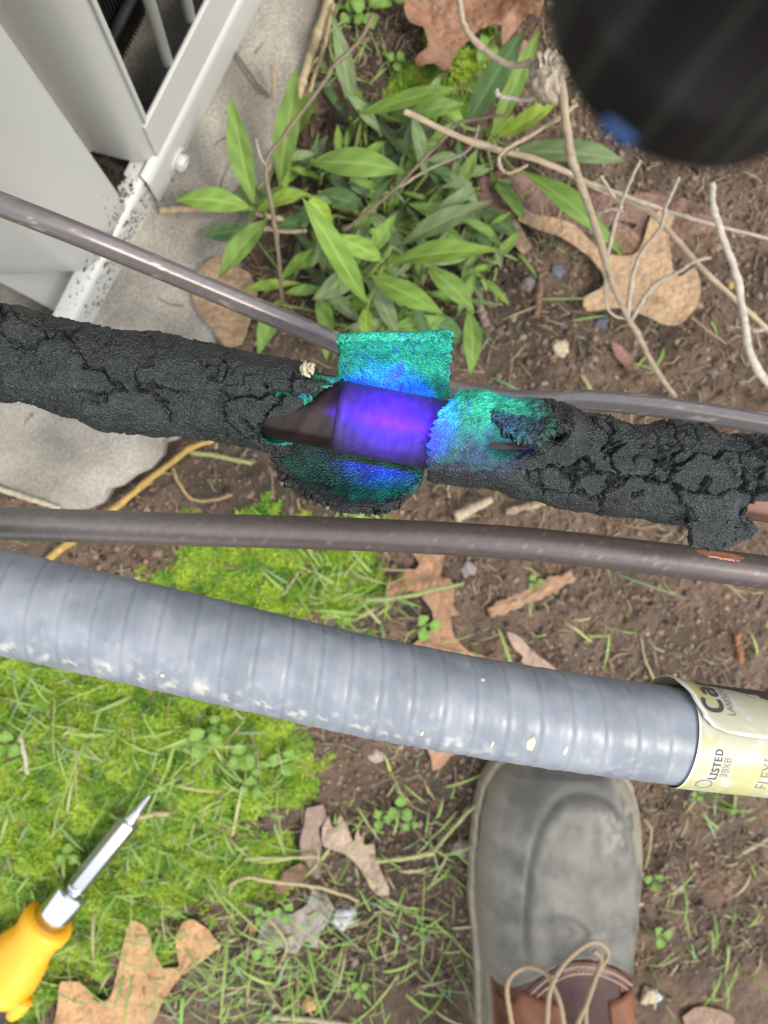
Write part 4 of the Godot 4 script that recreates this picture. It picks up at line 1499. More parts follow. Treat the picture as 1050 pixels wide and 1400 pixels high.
# ---------------------------------------------------------------- the screwdriver
func screwdriver() -> void:
	var h0 := on_ground(205, 1088, 0.012)
	var h1 := on_ground(20, 1318, 0.019)
	var ax := (h1 - h0).normalized()                     # from tip to handle
	var b := Basis(ax.cross(Vector3.UP).normalized(), ax, ax.cross(Vector3.UP).normalized().cross(ax)).orthonormalized()
	var at := Transform3D(b, h0)
	var mm := h0.distance_to(h1) / Vector2(185, 230).length()        # metres per pixel there
	var t := thing("screwdriver", "yellow handled screwdriver with chrome shaft lying in the moss and grass", "screwdriver", h0)
	var px := func(list: Array) -> Array:
		var out := []
		for q in list: out.append([q[0] * mm, q[1] * mm])
		return out
	put("bit", lathe(px.call([[-2, 1.0], [0, 2.2], [12, 4.2], [24, 5.2], [27, 6.5], [36, 7.0], [40, 8.5], [44, 9.0]]), at, 24, func(i, a, r): return r * (1.0 - (0.22 * absf(sin(a * 2.0)) if i < 4 else 0.0))), M.steel, t)
	put("shaft", lathe(px.call([[43, 5], [43, 11.2], [45, 12.8], [130, 12.8], [152, 12.8], [156, 12.0], [157, 9]]), at, 60, func(_i, a, r): return r / cos(fposmod(a, PI / 3) - PI / 6) * 0.95), M.steel, t)
	put("ferrule_ring", lathe(px.call([[155, 9], [156, 12.6], [159, 13.6], [162, 12.6], [164, 11.5]]), at, 40), M.chrome, t)
	put("collar", lathe(px.call([[162, 11], [162.5, 20], [165, 22.8], [168, 23.5], [217, 23.5], [218, 23.0]]), at, 60), M.chrome, t)
	var lobe := func(i, a, r): return r * (1.0 + (0.035 * cos(a * 3.0 + 0.6) if i > 7 else 0.0))
	put("handle", lathe(px.call([[216, 22], [215, 27], [216, 32], [219, 34.5], [224, 35.5], [232, 35], [241, 32.5], [250, 31.5], [262, 34], [280, 39.5], [296, 43], [300, 43.6], [303, 42.6], [307, 42.4], [311, 44.5], [316, 46.0], [321, 45.5], [326, 43], [329, 40], [330, 30]]), at, 90, lobe), M.yellow, t)
	put("handle_end", lathe(px.call([[322, 30], [322, 39], [336, 39.5], [420, 41], [470, 39], [490, 32], [496, 18], [497, 0]]), at, 48, lobe), M.grip, t)
	# yellow tongues that run down into the dark grip
	for k in 3:
		var a := 0.5 + k * TAU / 3.0
		var pts := []
		for j in 9:
			var f := j / 8.0
			var q := at * Vector3(cos(a) * (41.0 + 1.5 * sin(f * PI)) * mm, (312 + f * 34.0) * mm, sin(a) * (41.0 + 1.5 * sin(f * PI)) * mm)
			pts.append(q)
		put("handle_tongue", tube(pts, func(f): return mm * 13.0 * sqrt(maxf(1.0 - pow(f, 3.0), 0.02)), 16), M.yellow, t)

# ---------------------------------------------------------------- leafy plants
const TONES := [[0.20, 0.31, 0.040], [0.145, 0.255, 0.050], [0.070, 0.140, 0.045], [0.150, 0.220, 0.090], [0.150, 0.265, 0.042]]

func tone(i: int) -> Color:
	var q: Array = TONES[i]
	var k := rng.randf_range(0.85, 1.12)
	return lin(q[0] * k, q[1] * k * 0.95, q[2] * k)

func plant(called: String, label: String, root_px: Array, leaves: Array) -> Node3D:
	var at := on_ground(root_px[0], root_px[1], -0.002)
	var t := thing(called, label, "plant", at, "leafy weeds between the pad and the bare soil")
	var crown := at + Vector3.UP * float(root_px[2])
	var stalk := spline([at, at.lerp(crown, 0.5) + Vector3(0.002, 0, 0.001), crown], 10)
	put("stem", tube(stalk, func(f): return 0.0022 - 0.0008 * f, 8, func(_f, _a): return lin(0.13, 0.15, 0.03)), M.green, t)
	for l in leaves:
		var b := G(l[0], l[1], l[2])
		var tip := G(l[3], l[4], l[5])
		var w: float = l[6] * depth_of(b.lerp(tip, 0.5)) / F
		put("leaf", lance(b, tip, w * 0.94, l[8], rng.randf_range(-0.35, 0.35), tone(l[7])), M.leaf, t)
		var mid := b.lerp(crown, 0.5) - Vector3.UP * 0.004
		put("leaf_stalk", tube(spline([crown if b.distance_to(crown) < 0.05 else Vector3(b.x, maxf(b.y - 0.02, 0.0), b.z), mid if b.distance_to(crown) < 0.05 else b - Vector3.UP * 0.01, b, b.lerp(tip, 0.04)], 9), func(f): return 0.0013 - 0.0005 * f, 6, func(_f, _a): return lin(0.15, 0.2, 0.05)), M.green, t)
	return t

func plants() -> void:
	plant("leafy_plant", "bright green lance leaved plant at the edge of the pad, nearest the unit's bolt", [352, 292, 0.05], [
		[350, 280, 0.050, 311, 126, 0.075, 37, 1, 0.10], [386, 258, 0.045, 401, 87, 0.085, 38, 1, 0.08], [393, 204, 0.040, 441, 115, 0.085, 31, 4, 0.12],
		[344, 286, 0.055, 237, 272, 0.060, 35, 4, 0.16], [363, 299, 0.050, 300, 384, 0.060, 35, 1, 0.14], [337, 312, 0.030, 275, 322, 0.030, 27, 2, 0.10],
		[352, 287, 0.055, 428, 266, 0.075, 26, 0, 0.22], [422, 268, 0.070, 455, 310, 0.055, 30, 0, 0.12], [384, 410, 0.020, 350, 486, 0.030, 31, 1, 0.08],
		[331, 398, 0.030, 412, 386, 0.040, 16, 0, 0.10], [388, 262, 0.040, 392, 150, 0.050, 24, 0, 0.04], [345, 300, 0.030, 330, 250, 0.020, 26, 3, 0.1]])
	plant("leafy_plant", "spreading rosette of long green leaves just above the torn teal insulation", [518, 362, 0.055], [
		[504, 411, 0.060, 407, 268, 0.105, 39, 4, 0.10], [522, 358, 0.060, 452, 318, 0.075, 32, 4, 0.14], [530, 363, 0.060, 684, 337, 0.085, 37, 4, 0.14],
		[545, 340, 0.050, 673, 271, 0.060, 34, 3, 0.12], [655, 285, 0.020, 711, 324, 0.025, 30, 2, 0.12], [507, 374, 0.060, 607, 434, 0.080, 36, 4, 0.10],
		[586, 363, 0.045, 650, 431, 0.050, 33, 1, 0.10], [574, 427, 0.025, 643, 470, 0.025, 34, 2, 0.08], [500, 381, 0.050, 547, 468, 0.040, 30, 3, 0.08],
		[502, 420, 0.050, 499, 466, 0.055, 23, 0, 0.06], [560, 352, 0.040, 640, 352, 0.035, 28, 3, 0.1], [498, 372, 0.040, 425, 408, 0.030, 34, 3, 0.12], [505, 352, 0.045, 540, 290, 0.06, 24, 1, 0.1]])
	plant("leafy_plant", "green weed with level pointed leaves below the upper oak leaf", [490, 170, 0.035], [
		[490, 152, 0.040, 636, 123, 0.060, 25, 4, 0.12], [545, 165, 0.035, 640, 143, 0.045, 29, 1, 0.12], [480, 164, 0.030, 457, 11, 0.055, 29, 3, 0.10],
		[424, 218, 0.040, 557, 239, 0.055, 43, 1, 0.14], [436, 262, 0.030, 503, 288, 0.030, 34, 2, 0.12], [480, 235, 0.030, 505, 270, 0.030, 30, 3, 0.12],
		[520, 185, 0.03, 470, 120, 0.04, 22, 3, 0.1], [528, 160, 0.03, 524, 118, 0.05, 12, 0, 0.05], [500, 200, 0.02, 545, 215, 0.02, 26, 2, 0.1], [600, 260, 0.03, 590, 310, 0.03, 24, 1, 0.1]])
	plant("leafy_plant", "tall leaved green plant beside the black flashlight", [650, 200, 0.03], [
		[633, 172, 0.030, 723, 38, 0.075, 43, 2, 0.08], [668, 190, 0.030, 747, 32, 0.070, 29, 1, 0.08], [680, 187, 0.030, 768, 138, 0.050, 29, 0, 0.10],
		[698, 202, 0.030, 862, 224, 0.060, 41, 3, 0.12], [704, 234, 0.030, 858, 346, 0.055, 40, 1, 0.12], [672, 230, 0.025, 614, 240, 0.030, 17, 3, 0.12], [676, 185, 0.03, 705, 155, 0.045, 12, 0, 0.05]])
	# the low blue green undergrowth beneath them
	var under := []
	for k in 175:
		var a := rng.randf() * TAU
		var r := sqrt(rng.randf())
		var x := 545 + cos(a) * r * 150
		var y := 305 + sin(a) * r * 165
		if x < 400 and y < 230: continue
		var d := rng.randf() * TAU
		var l := rng.randf_range(26, 92)
		var h := rng.randf_range(0.006, 0.040)
		under.append([x, y, h, x + cos(d) * l, y + sin(d) * l, h + rng.randf_range(-0.004, 0.012), l * rng.randf_range(0.19, 0.33), [3, 2, 3, 1, 3, 1, 4][rng.randi() % 7], 0.12])
	plant("leafy_plant", "low dull blue green undergrowth spreading beneath the taller leaves", [528, 310, 0.008], under)
	# small round leaved sprigs
	var sprigs := [
		[283, 1002, 1.5, "largest of the cluster under the conduit"],
		[300, 985, 1.2, "touching the conduit's lower edge over the moss"],
		[330, 1030, 1.2, "in the middle of the cluster under the conduit"],
		[352, 1038, 1.1, "right of the middle one in the cluster under the conduit"],
		[392, 1028, 1.4, "at the right end of the cluster under the conduit"],
		[345, 1068, 1.2, "lowest of the cluster under the conduit"],
		[545, 1103, 1.3, "on the soil above the saw toothed leaf, biggest of three"],
		[520, 1112, 1.0, "on the soil touching the saw toothed leaf's tip"],
		[560, 1118, 0.9, "on the soil nearest the boot's toe at the left"],
		[500, 18, 1.6, "at the top edge right of the pad's straw"],
		[525, 8, 1.4, "at the top edge beside the glossy brown leaf"],
		[480, 30, 1.1, "at the top edge nearest the upright lance leaf"],
		[602, 85, 1.1, "under the glossy brown leaf's lower lobe"],
		[655, 75, 1.1, "under the curved pale tendril at the top"],
		[386, 1238, 1.2, "on the weathered grey leaf's upper edge"],
		[362, 1242, 1.0, "left of the weathered grey leaf's upper edge"],
		[365, 1290, 1.2, "at the weathered grey leaf's lower corner"],
		[330, 1302, 1.0, "between the big tan leaf and the weathered grey leaf"],
		[487, 1342, 1.1, "below the white stone near the bottom"],
		[575, 848, 1.3, "lying over the orange brown oak leaf above the conduit"],
		[730, 795, 0.8, "at the upper end of the bark strip"],
		[890, 945, 0.9, "on bare soil above the sticker"],
		[892, 1195, 1.0, "on the soil beside the boot's right edge, upper one"],
		[893, 1270, 1.2, "on the soil beside the boot's right edge, lower one"],
		[950, 1080, 0.8, "on the soil just below the sticker"],
		[165, 605, 1.5, "growing on the pad below the left insulation"],
		[545, 472, 1.2, "under the upper foam flap's right corner"],
		[12, 1010, 1.4, "in the moss at the left edge under the conduit"],
		[95, 1165, 1.1, "in the moss left of the screwdriver's shaft"],
		[538, 90, 0.9, "left of the glossy brown leaf's stalk end"]]
	var proto: Node3D = null
	for q in sprigs:
		var at := on_ground(q[0], q[1])
		var o: Node3D
		if proto == null:
			proto = thing("clover_sprig", "", "plant", Vector3.ZERO)
			for k in 3:
				var d := k * TAU / 3.0
				put("leaflet", lance(Vector3(cos(d) * 0.0012, 0.0075, sin(d) * 0.0012), Vector3(cos(d) * 0.0085, 0.0095, sin(d) * 0.0085), 0.0072, 0.10, 0.1, lin(0.15, 0.27, 0.055), 0.02, 0.72), M.leaf, proto)
			put("stalk", tube([Vector3.ZERO, Vector3(0.0006, 0.004, 0), Vector3(0, 0.0078, 0)], func(_f): return 0.0005, 6, func(_f, _a): return lin(0.15, 0.2, 0.06)), M.green, proto)
			o = proto
		else:
			o = proto.duplicate()
			o.name = numbered("clover_sprig")
			add_child(o)
		o.position = at
		o.rotation = Vector3(rng.randf_range(-0.25, 0.25), rng.randf() * TAU, rng.randf_range(-0.25, 0.25))
		o.scale = Vector3.ONE * q[2] * rng.randf_range(0.85, 1.05)
		tag(o, "three leaved green sprig " + q[3], "plant", "three leaved sprigs scattered over the ground")

# ---------------------------------------------------------------- fallen oak leaves
func leaf_thing(label: String, outline: Array, height: float, c: Color, curl: float, ribs: Array, petiole: Array, s: int) -> void:
	var p := on_ground(outline[0][0], outline[0][1])
	var t := thing("oak_leaf", label, "leaf", p)
	put("blade", fallen(outline, height, c, curl, ribs, s), M.dry_leaf, t)
	if petiole.size():
		var pts := []
		for q in petiole:
			pts.append(on_ground(q[0], q[1], height * 0.7 + 0.002))
		put("petiole", tube(spline(pts, 12), func(f): return 0.0009 - 0.0003 * f, 7, func(_f, _a): return c * 0.9), M.straw, t)

func from_zoom(list: Array, ox: float, oy: float, k: float) -> Array:
	var out := []
	for q in list:
		out.append([ox + q[0] / k, oy + q[1] / k])
	return out

func oak_leaves() -> void:
	leaf_thing("large pale tan lobed oak leaf lying flat on the bare soil under the dry twigs", from_zoom([[-120, 280], [-30, 322], [60, 332], [160, 362], [230, 425], [300, 492], [400, 505], [452, 488], [490, 405], [512, 335], [560, 290], [622, 300], [612, 360], [600, 430], [612, 560], [648, 600], [720, 560], [746, 640], [738, 722], [690, 790], [640, 826], [560, 824], [440, 770], [350, 750], [212, 762], [200, 700], [288, 648], [284, 582], [220, 500], [100, 420], [0, 392], [-110, 350]], 740, 200, 3.387),
		0.010, lin(0.42, 0.27, 0.145), 0.0025, [from_zoom([[690, 790], [560, 660], [400, 590], [200, 440], [0, 360]], 740, 200, 3.387), from_zoom([[560, 660], [540, 480], [570, 310]], 740, 200, 3.387), from_zoom([[440, 620], [300, 690], [215, 730]], 740, 200, 3.387)], [[944, 433], [968, 452], [993, 470]], 1)
	leaf_thing("glossy brown curled oak leaf at the top edge between the weeds and the flashlight", from_zoom([[200, 10], [270, 15], [330, -40], [470, -60], [600, -90], [690, -40], [705, 40], [690, 110], [650, 100], [570, 190], [560, 130], [480, 140], [400, 200], [370, 280], [310, 265], [250, 290], [240, 240], [290, 190], [270, 120], [220, 100], [195, 60]], 480, 0, 2.8),
		0.014, lin(0.30, 0.15, 0.08), 0.026, [from_zoom([[250, 280], [380, 170], [520, 60], [680, -20]], 480, 0, 2.8), from_zoom([[380, 170], [300, 80], [230, 40]], 480, 0, 2.8)], [], 2)
	leaf_thing("small rusty lobe of a leaf showing behind the weed by the flashlight", [[688, 118], [702, 100], [712, 60], [722, 70], [712, 110], [706, 124]], 0.008, lin(0.26, 0.13, 0.08), 0.004, [], [], 3)
	leaf_thing("dark red brown wrinkled leaf under the twigs, above the large tan leaf", [[648, 250], [690, 232], [730, 240], [770, 262], [800, 258], [840, 268], [880, 262], [930, 270], [958, 282], [930, 292], [890, 292], [876, 306], [846, 300], [815, 322], [780, 312], [752, 326], [720, 308], [700, 285], [668, 280]], 0.006, lin(0.175, 0.088, 0.06), 0.010, [[[660, 255], [760, 285], [940, 282]]], [], 4)
	leaf_thing("rust brown leaf curled over the soil right of the tan oak leaf", [[850, 330], [880, 300], [930, 292], [1000, 300], [990, 320], [945, 322], [930, 350], [890, 360], [862, 352]], 0.003, lin(0.17, 0.085, 0.05), 0.004, [[[860, 345], [990, 308]]], [], 5)
	leaf_thing("brown ragged leaf piece beside the tip of the lance leaf over the tan leaf", [[838, 302], [862, 312], [880, 330], [876, 350], [850, 346], [838, 330]], 0.003, lin(0.22, 0.115, 0.06), 0.003, [], [], 6)
	leaf_thing("tan brown leaf half hidden under the thin grooved tube on the pad", [[262, 400], [275, 360], [300, 350], [322, 365], [340, 372], [352, 400], [345, 430], [330, 470], [308, 474], [290, 450], [270, 425]], 0.022, lin(0.30, 0.195, 0.11), 0.006, [[[268, 400], [315, 425], [325, 470]]], [], 7)
	leaf_thing("orange brown oak leaf running from the bare pipe down to the conduit", from_zoom([[190, 150], [350, 130], [352, 230], [335, 292], [382, 300], [402, 360], [392, 420], [420, 462], [382, 472], [402, 562], [470, 632], [582, 662], [560, 690], [450, 680], [380, 720], [260, 700], [180, 640], [205, 596], [292, 532], [302, 452], [232, 362], [170, 350], [108, 372], [120, 330], [182, 288], [240, 232]], 500, 700, 3.281),
		0.006, lin(0.33, 0.17, 0.085), 0.007, [from_zoom([[270, 150], [310, 320], [350, 480], [330, 690]], 500, 700, 3.281), from_zoom([[350, 520], [460, 650], [570, 665]], 500, 700, 3.281)], [], 8)
	leaf_thing("pale pinkish pointed leaf tip poking out behind the conduit", [[694, 864], [712, 872], [730, 892], [752, 908], [775, 930], [760, 950], [735, 940], [722, 912], [712, 905], [716, 898], [704, 888]], 0.010, lin(0.36, 0.25, 0.18), 0.004, [[[694, 864], [760, 940]]], [], 9)
	leaf_thing("small orange leaf piece just below the conduit", [[586, 1008], [612, 1004], [628, 1024], [616, 1034], [604, 1050], [592, 1054], [590, 1038], [584, 1024]], 0.006, lin(0.38, 0.20, 0.11), 0.004, [], [], 10)
	leaf_thing("pale brown saw toothed leaf on the bare soil left of the boot", from_zoom([[488, 240], [508, 190], [528, 232], [550, 184], [582, 248], [596, 284], [612, 240], [638, 298], [668, 288], [678, 352], [722, 442], [716, 482], [680, 470], [640, 412], [608, 368], [560, 330], [492, 302]], 250, 1040, 2.561),
		0.006, lin(0.40, 0.29, 0.21), 0.006, [from_zoom([[500, 250], [600, 330], [712, 475]], 250, 1040, 2.561)], [[527, 1227], [545, 1236], [560, 1242]], 11)
	leaf_thing("grey brown curled leaf standing beside the saw toothed leaf", [[420, 1104], [442, 1102], [446, 1118], [436, 1134], [440, 1160], [436, 1196], [424, 1190], [412, 1170], [410, 1150], [416, 1128]], 0.008, lin(0.27, 0.19, 0.14), 0.008, [[[440, 1106], [424, 1190]]], [], 12)
	leaf_thing("weathered grey leaf lying flat beside the white stone", [[358, 1262], [378, 1246], [400, 1250], [420, 1238], [428, 1216], [446, 1226], [456, 1240], [450, 1260], [436, 1276], [434, 1296], [418, 1286], [404, 1304], [384, 1296], [360, 1308], [352, 1288]], 0.004, lin(0.31, 0.26, 0.23), 0.003, [[[354, 1300], [400, 1270], [440, 1226]]], [], 13)
	leaf_thing("large orange tan oak leaf at the bottom edge below the screwdriver", from_zoom([[330, 1150], [440, 1138], [482, 1200], [540, 1258], [600, 1236], [625, 1180], [652, 1050], [700, 850], [740, 832], [790, 852], [842, 990], [898, 1082], [985, 1080], [965, 930], [1000, 830], [1060, 800], [1120, 850], [1220, 950], [1160, 1010], [1000, 1120], [900, 1260], [830, 1390], [700, 1450], [400, 1440], [300, 1400], [318, 1260]], 0, 1060, 4.04),
		0.010, lin(0.50, 0.285, 0.125), 0.008, [from_zoom([[820, 1420], [700, 1180], [730, 860]], 0, 1060, 4.04), from_zoom([[780, 1300], [950, 1100], [1200, 950]], 0, 1060, 4.04), from_zoom([[740, 1300], [560, 1320], [340, 1170]], 0, 1060, 4.04)], [], 14)
	leaf_thing("narrow rust coloured leaf by the moss edge below the grey curled leaf", [[374, 1218], [390, 1192], [412, 1180], [420, 1192], [406, 1210], [384, 1224]], 0.006, lin(0.20, 0.105, 0.055), 0.004, [], [], 15)
	leaf_thing("small dark red leaf scrap on the soil above the right end of the thin tube", [[834, 468], [848, 472], [862, 486], [872, 500], [862, 510], [852, 498], [842, 486]], 0.006, lin(0.22, 0.10, 0.075), 0.004, [], [], 16)
	leaf_thing("torn brown leaf in the gap below the lower foam flap", [[528, 800], [548, 788], [556, 776], [568, 782], [560, 796], [545, 806], [534, 818]], 0.006, lin(0.36, 0.17, 0.08), 0.005, [], [], 17)
	leaf_thing("brown crumpled leaf among the weeds by the pad's long straw", [[412, 120], [430, 112], [446, 122], [468, 110], [470, 140], [450, 150], [425, 160], [405, 150]], 0.012, lin(0.20, 0.12, 0.075), 0.010, [], [], 18)
	leaf_thing("brown leaf scrap at the lower right corner on the soil", [[935, 1390], [955, 1378], [985, 1382], [1005, 1394], [990, 1412], [945, 1412]], 0.005, lin(0.27, 0.17, 0.11), 0.005, [], [], 19)
	leaf_thing("dull red brown leaf under the lance leaves beside the bare soil", [[640, 270], [668, 262], [700, 268], [716, 282], [700, 300], [680, 292], [655, 300]], 0.008, lin(0.20, 0.095, 0.06), 0.006, [], [], 20)
	leaf_thing("small tan leaf scrap hanging at the edge of the tan oak leaf, upper left", [[690, 290], [704, 300], [716, 320], [726, 338], [716, 348], [704, 336], [694, 314]], 0.006, lin(0.30, 0.2, 0.13), 0.004, [], [], 21)

# ---------------------------------------------------------------- dry twigs and straws
func twig(called: String, label: String, category: String, pts: Array, w0: float, w1: float, c: Color, branches := []) -> Node3D:
	var q := []
	for p in pts:
		q.append(G(p[0], p[1], p[2]))
	var t := thing(called, label, category, q[0])
	var bark := noise(500.0, 3, pts.size() + int(pts[0][0]))
	var make := func(list: Array, a: float, b: float, cc: Color) -> ArrayMesh:
		var sp := spline(list, list.size() * 10)
		var k := depth_of(list[0]) / F * 0.5
		for i in sp.size():
			sp[i] += Vector3(bark.get_noise_1d(i * 0.0003), bark.get_noise_1d(i * 0.0003 + 5.0), bark.get_noise_1d(i * 0.0003 + 9.0)) * 0.0005
		return tube(sp, func(f): return lerpf(a, b, f) * k * (1.0 + 0.18 * bark.get_noise_1d(f * 0.03) + 0.25 * exp(-pow((fposmod(f * 3.3, 1.0) - 0.5) * 16.0, 2.0))), 9, func(f, an): return cc * (1.0 + 0.55 * bark.get_noise_3d(f * 0.08, cos(an) * 0.002, sin(an) * 0.002)))
	put("stem", make.call(q, w0, w1, c), M.straw, t)
	for b in branches:
		var l := []
		for p in b[0]:
			l.append(G(p[0], p[1], p[2]))
		put("side_shoot", make.call(l, b[1], b[2], c.lerp(lin(0.50, 0.44, 0.35), 0.6)), M.straw, t)
	return t

func twigs() -> void:
	var pale := lin(0.46, 0.36, 0.235)
	var grey := lin(0.36, 0.31, 0.25)
	var dark := lin(0.22, 0.165, 0.105)
	var white := lin(0.52, 0.46, 0.38)
	twig("dry_twig", "long straight beige dry twig slanting down across the tan oak leaf, forked near its middle", "twig", [[552, 152, 0.105], [640, 192, 0.10], [742, 222, 0.098], [823, 260, 0.094], [893, 294, 0.09], [964, 371, 0.08], [1050, 451, 0.07], [1120, 512, 0.06], [1300, 660, 0.01]], 9, 8, pale,
		[[[[805, 250, 0.095], [888, 280, 0.10], [955, 302, 0.105], [1050, 327, 0.11], [1180, 370, 0.12]], 6, 3.5], [[[690, 213, 0.10], [700, 203, 0.112], [708, 205, 0.12]], 4, 3]])
	twig("dry_twig", "upright brown dry stalk beside the flashlight with pale shoots fanning from its node", "twig", [[766, 100, 0.14], [778, 200, 0.13], [793, 250, 0.12], [814, 309, 0.11], [834, 377, 0.09], [858, 433, 0.07], [870, 454, 0.062], [896, 504, 0.04], [923, 542, 0.015]], 13, 9, lin(0.36, 0.285, 0.19),
		[[[[858, 434, 0.07], [864, 383, 0.085], [876, 347, 0.095], [902, 312, 0.105], [911, 282, 0.115], [929, 242, 0.125]], 7, 4], [[[864, 436, 0.07], [880, 408, 0.082], [897, 388, 0.088], [930, 370, 0.095], [950, 357, 0.10], [972, 352, 0.102]], 7, 4], [[[830, 350, 0.09], [842, 300, 0.10], [857, 258, 0.11], [875, 219, 0.12]], 6, 4], [[[814, 296, 0.112], [824, 289, 0.118], [838, 286, 0.122], [852, 289, 0.124]], 4, 3], [[[828, 372, 0.09], [829, 415, 0.075], [838, 430, 0.07], [856, 436, 0.068]], 4, 3.5], [[[850, 285, 0.1], [835, 262, 0.105], [821, 240, 0.11]], 5, 4]])
	twig("dry_twig", "thick pale whitish dry stalk bending down the right edge", "twig", [[973, 250, 0.13], [976, 285, 0.125], [990, 330, 0.115], [1007, 378, 0.10], [1018, 440, 0.085], [1028, 490, 0.07], [1055, 528, 0.055], [1120, 570, 0.02]], 8, 14, white, [[[[1022, 448, 0.08], [1034, 452, 0.085], [1046, 450, 0.088]], 6, 5]])
	twig("dry_twig", "curved pale tendril hooking down from the top edge over the brown oak leaf", "twig", [[622, -60, 0.13], [628, 0, 0.125], [637, 39, 0.12], [666, 71, 0.12], [701, 89, 0.125], [742, 82, 0.13], [762, 84, 0.135]], 8, 10, lin(0.44, 0.35, 0.24))
	twig("dry_twig", "short pale tendril with a knobbed end left of the dried seed head", "twig", [[678, 123, 0.12], [684, 131, 0.12], [706, 135, 0.122], [728, 134, 0.125], [745, 122, 0.13]], 7, 6, white)
	twig("dry_twig", "thin hooked tendril curling back under the seed head", "twig", [[790, 142, 0.13], [758, 165, 0.125], [720, 188, 0.118], [692, 204, 0.115], [682, 218, 0.112], [686, 232, 0.11], [696, 237, 0.112], [722, 226, 0.116]], 7, 4, pale)
	twig("dry_twig", "kinked brown twig rising through the leafy plant next to the unit", "twig", [[510, 20, 0.10], [486, 62, 0.10], [456, 90, 0.10], [444, 111, 0.10], [411, 154, 0.105], [384, 192, 0.11], [363, 225, 0.11], [372, 286, 0.10], [380, 340, 0.08], [384, 392, 0.05], [386, 410, 0.02]], 6, 6, dark, [[[[363, 225, 0.11], [356, 214, 0.114], [350, 190, 0.118]], 4, 3]])
	twig("dry_twig", "thin branched brown twig crossing the middle of the weeds", "twig", [[470, 315, 0.04], [500, 292, 0.05], [540, 258, 0.06], [575, 222, 0.07], [612, 184, 0.075], [626, 168, 0.08], [655, 162, 0.085], [692, 157, 0.09]], 5, 4, dark, [[[[545, 256, 0.06], [585, 232, 0.07], [640, 205, 0.08], [655, 172, 0.085]], 4, 3]])
	twig("straw", "long flat pale straw along the edge of the concrete pad", "straw", [[452, -30, 0.024], [447, 10, 0.024], [432, 55, 0.024], [414, 110, 0.024], [404, 140, 0.022]], 16, 10, lin(0.50, 0.40, 0.23))
	twig("straw", "thinner pale straw beside the long flat one at the pad's edge", "straw", [[456, 5, 0.03], [444, 60, 0.028], [428, 110, 0.026], [418, 150, 0.02]], 6, 5, lin(0.42, 0.32, 0.19))
	twig("straw", "beige straw lying level on the pad under the yellow green leaf", "straw", [[218, 287, 0.022], [260, 286, 0.023], [300, 287, 0.024], [332, 286, 0.026]], 9, 6, lin(0.44, 0.31, 0.19))
	twig("straw", "pale straw crossing right under the leafy plant by the unit", "straw", [[350, 290, 0.04], [385, 300, 0.038], [415, 308, 0.03]], 8, 5, lin(0.45, 0.35, 0.22))
	twig("straw", "short pale straw below its neighbour under the leafy plant by the unit", "straw", [[360, 312, 0.035], [390, 316, 0.034], [418, 315, 0.03]], 7, 5, lin(0.48, 0.38, 0.25))
	twig("straw", "yellow tan root running from under the insulation to the lower left moss", "root", [[292, 603, 0.012], [262, 612, 0.014], [235, 632, 0.016], [205, 655, 0.016], [160, 692, 0.015], [110, 730, 0.014], [70, 762, 0.010], [40, 790, 0.006]], 7, 11, lin(0.46, 0.30, 0.075))
	twig("straw", "greenish stalk lying right of the yellow root under the insulation", "straw", [[260, 618, 0.010], [300, 624, 0.010], [345, 634, 0.010]], 7, 6, lin(0.34, 0.33, 0.13))
	twig("dry_twig", "thin curved rootlet below the pad's broken corner", "root", [[236, 640, 0.012], [246, 662, 0.012], [262, 682, 0.010], [290, 684, 0.010], [318, 676, 0.010]], 5, 4, lin(0.33, 0.22, 0.11))
	twig("straw", "narrow pale edge straw along the pad's front edge at the left", "straw", [[-40, 655, 0.022], [10, 672, 0.022], [50, 685, 0.022], [82, 695, 0.02]], 9, 7, lin(0.44, 0.38, 0.28))
	twig("straw", "pale wood splinter between the lower foam flap and the bare pipe", "straw", [[622, 708, 0.010], [648, 694, 0.012], [672, 683, 0.012]], 17, 10, lin(0.46, 0.37, 0.25))
	twig("straw", "long dry grass stem arching over the soil left of the white stone", "straw", [[312, 1222, 0.006], [318, 1208, 0.016], [340, 1200, 0.022], [380, 1206, 0.022], [430, 1212, 0.020], [470, 1224, 0.014], [490, 1232, 0.008]], 6, 4, lin(0.42, 0.35, 0.18))
	twig("straw", "bent dry grass stem beside the weathered grey leaf", "straw", [[332, 1234, 0.008], [355, 1244, 0.016], [376, 1266, 0.018], [392, 1296, 0.014], [374, 1330, 0.008]], 5, 4, lin(0.40, 0.33, 0.20))
	twig("straw", "straight green straw from the saw toothed leaf towards the boot", "straw", [[512, 1178, 0.010], [550, 1174, 0.012], [594, 1166, 0.012]], 5, 7, lin(0.36, 0.38, 0.16))
	twig("straw", "pale straw pointing left from the saw toothed leaf", "straw", [[334, 1174, 0.012], [380, 1173, 0.013], [436, 1171, 0.012]], 5, 4, lin(0.40, 0.36, 0.20))
	twig("straw", "green stalk slanting up to the left side of the boot", "straw", [[590, 1168, 0.006], [620, 1132, 0.012], [640, 1110, 0.014], [664, 1090, 0.014]], 5, 5, lin(0.30, 0.30, 0.13))
	twig("straw", "broken straw standing in the moss left of the screwdriver tip", "straw", [[28, 1006, 0.03], [33, 1030, 0.034], [38, 1058, 0.03]], 6, 5, lin(0.48, 0.44, 0.30))
	twig("straw", "short tan straw right of the screwdriver's tip", "straw", [[190, 1117, 0.026], [212, 1113, 0.027], [232, 1112, 0.026]], 7, 6, lin(0.46, 0.37, 0.2))
	twig("straw", "pale bent straw along the bottom edge right of the big tan leaf", "straw", [[372, 1390, 0.006], [420, 1394, 0.008], [468, 1400, 0.008], [520, 1412, 0.006]], 7, 6, lin(0.42, 0.36, 0.23))
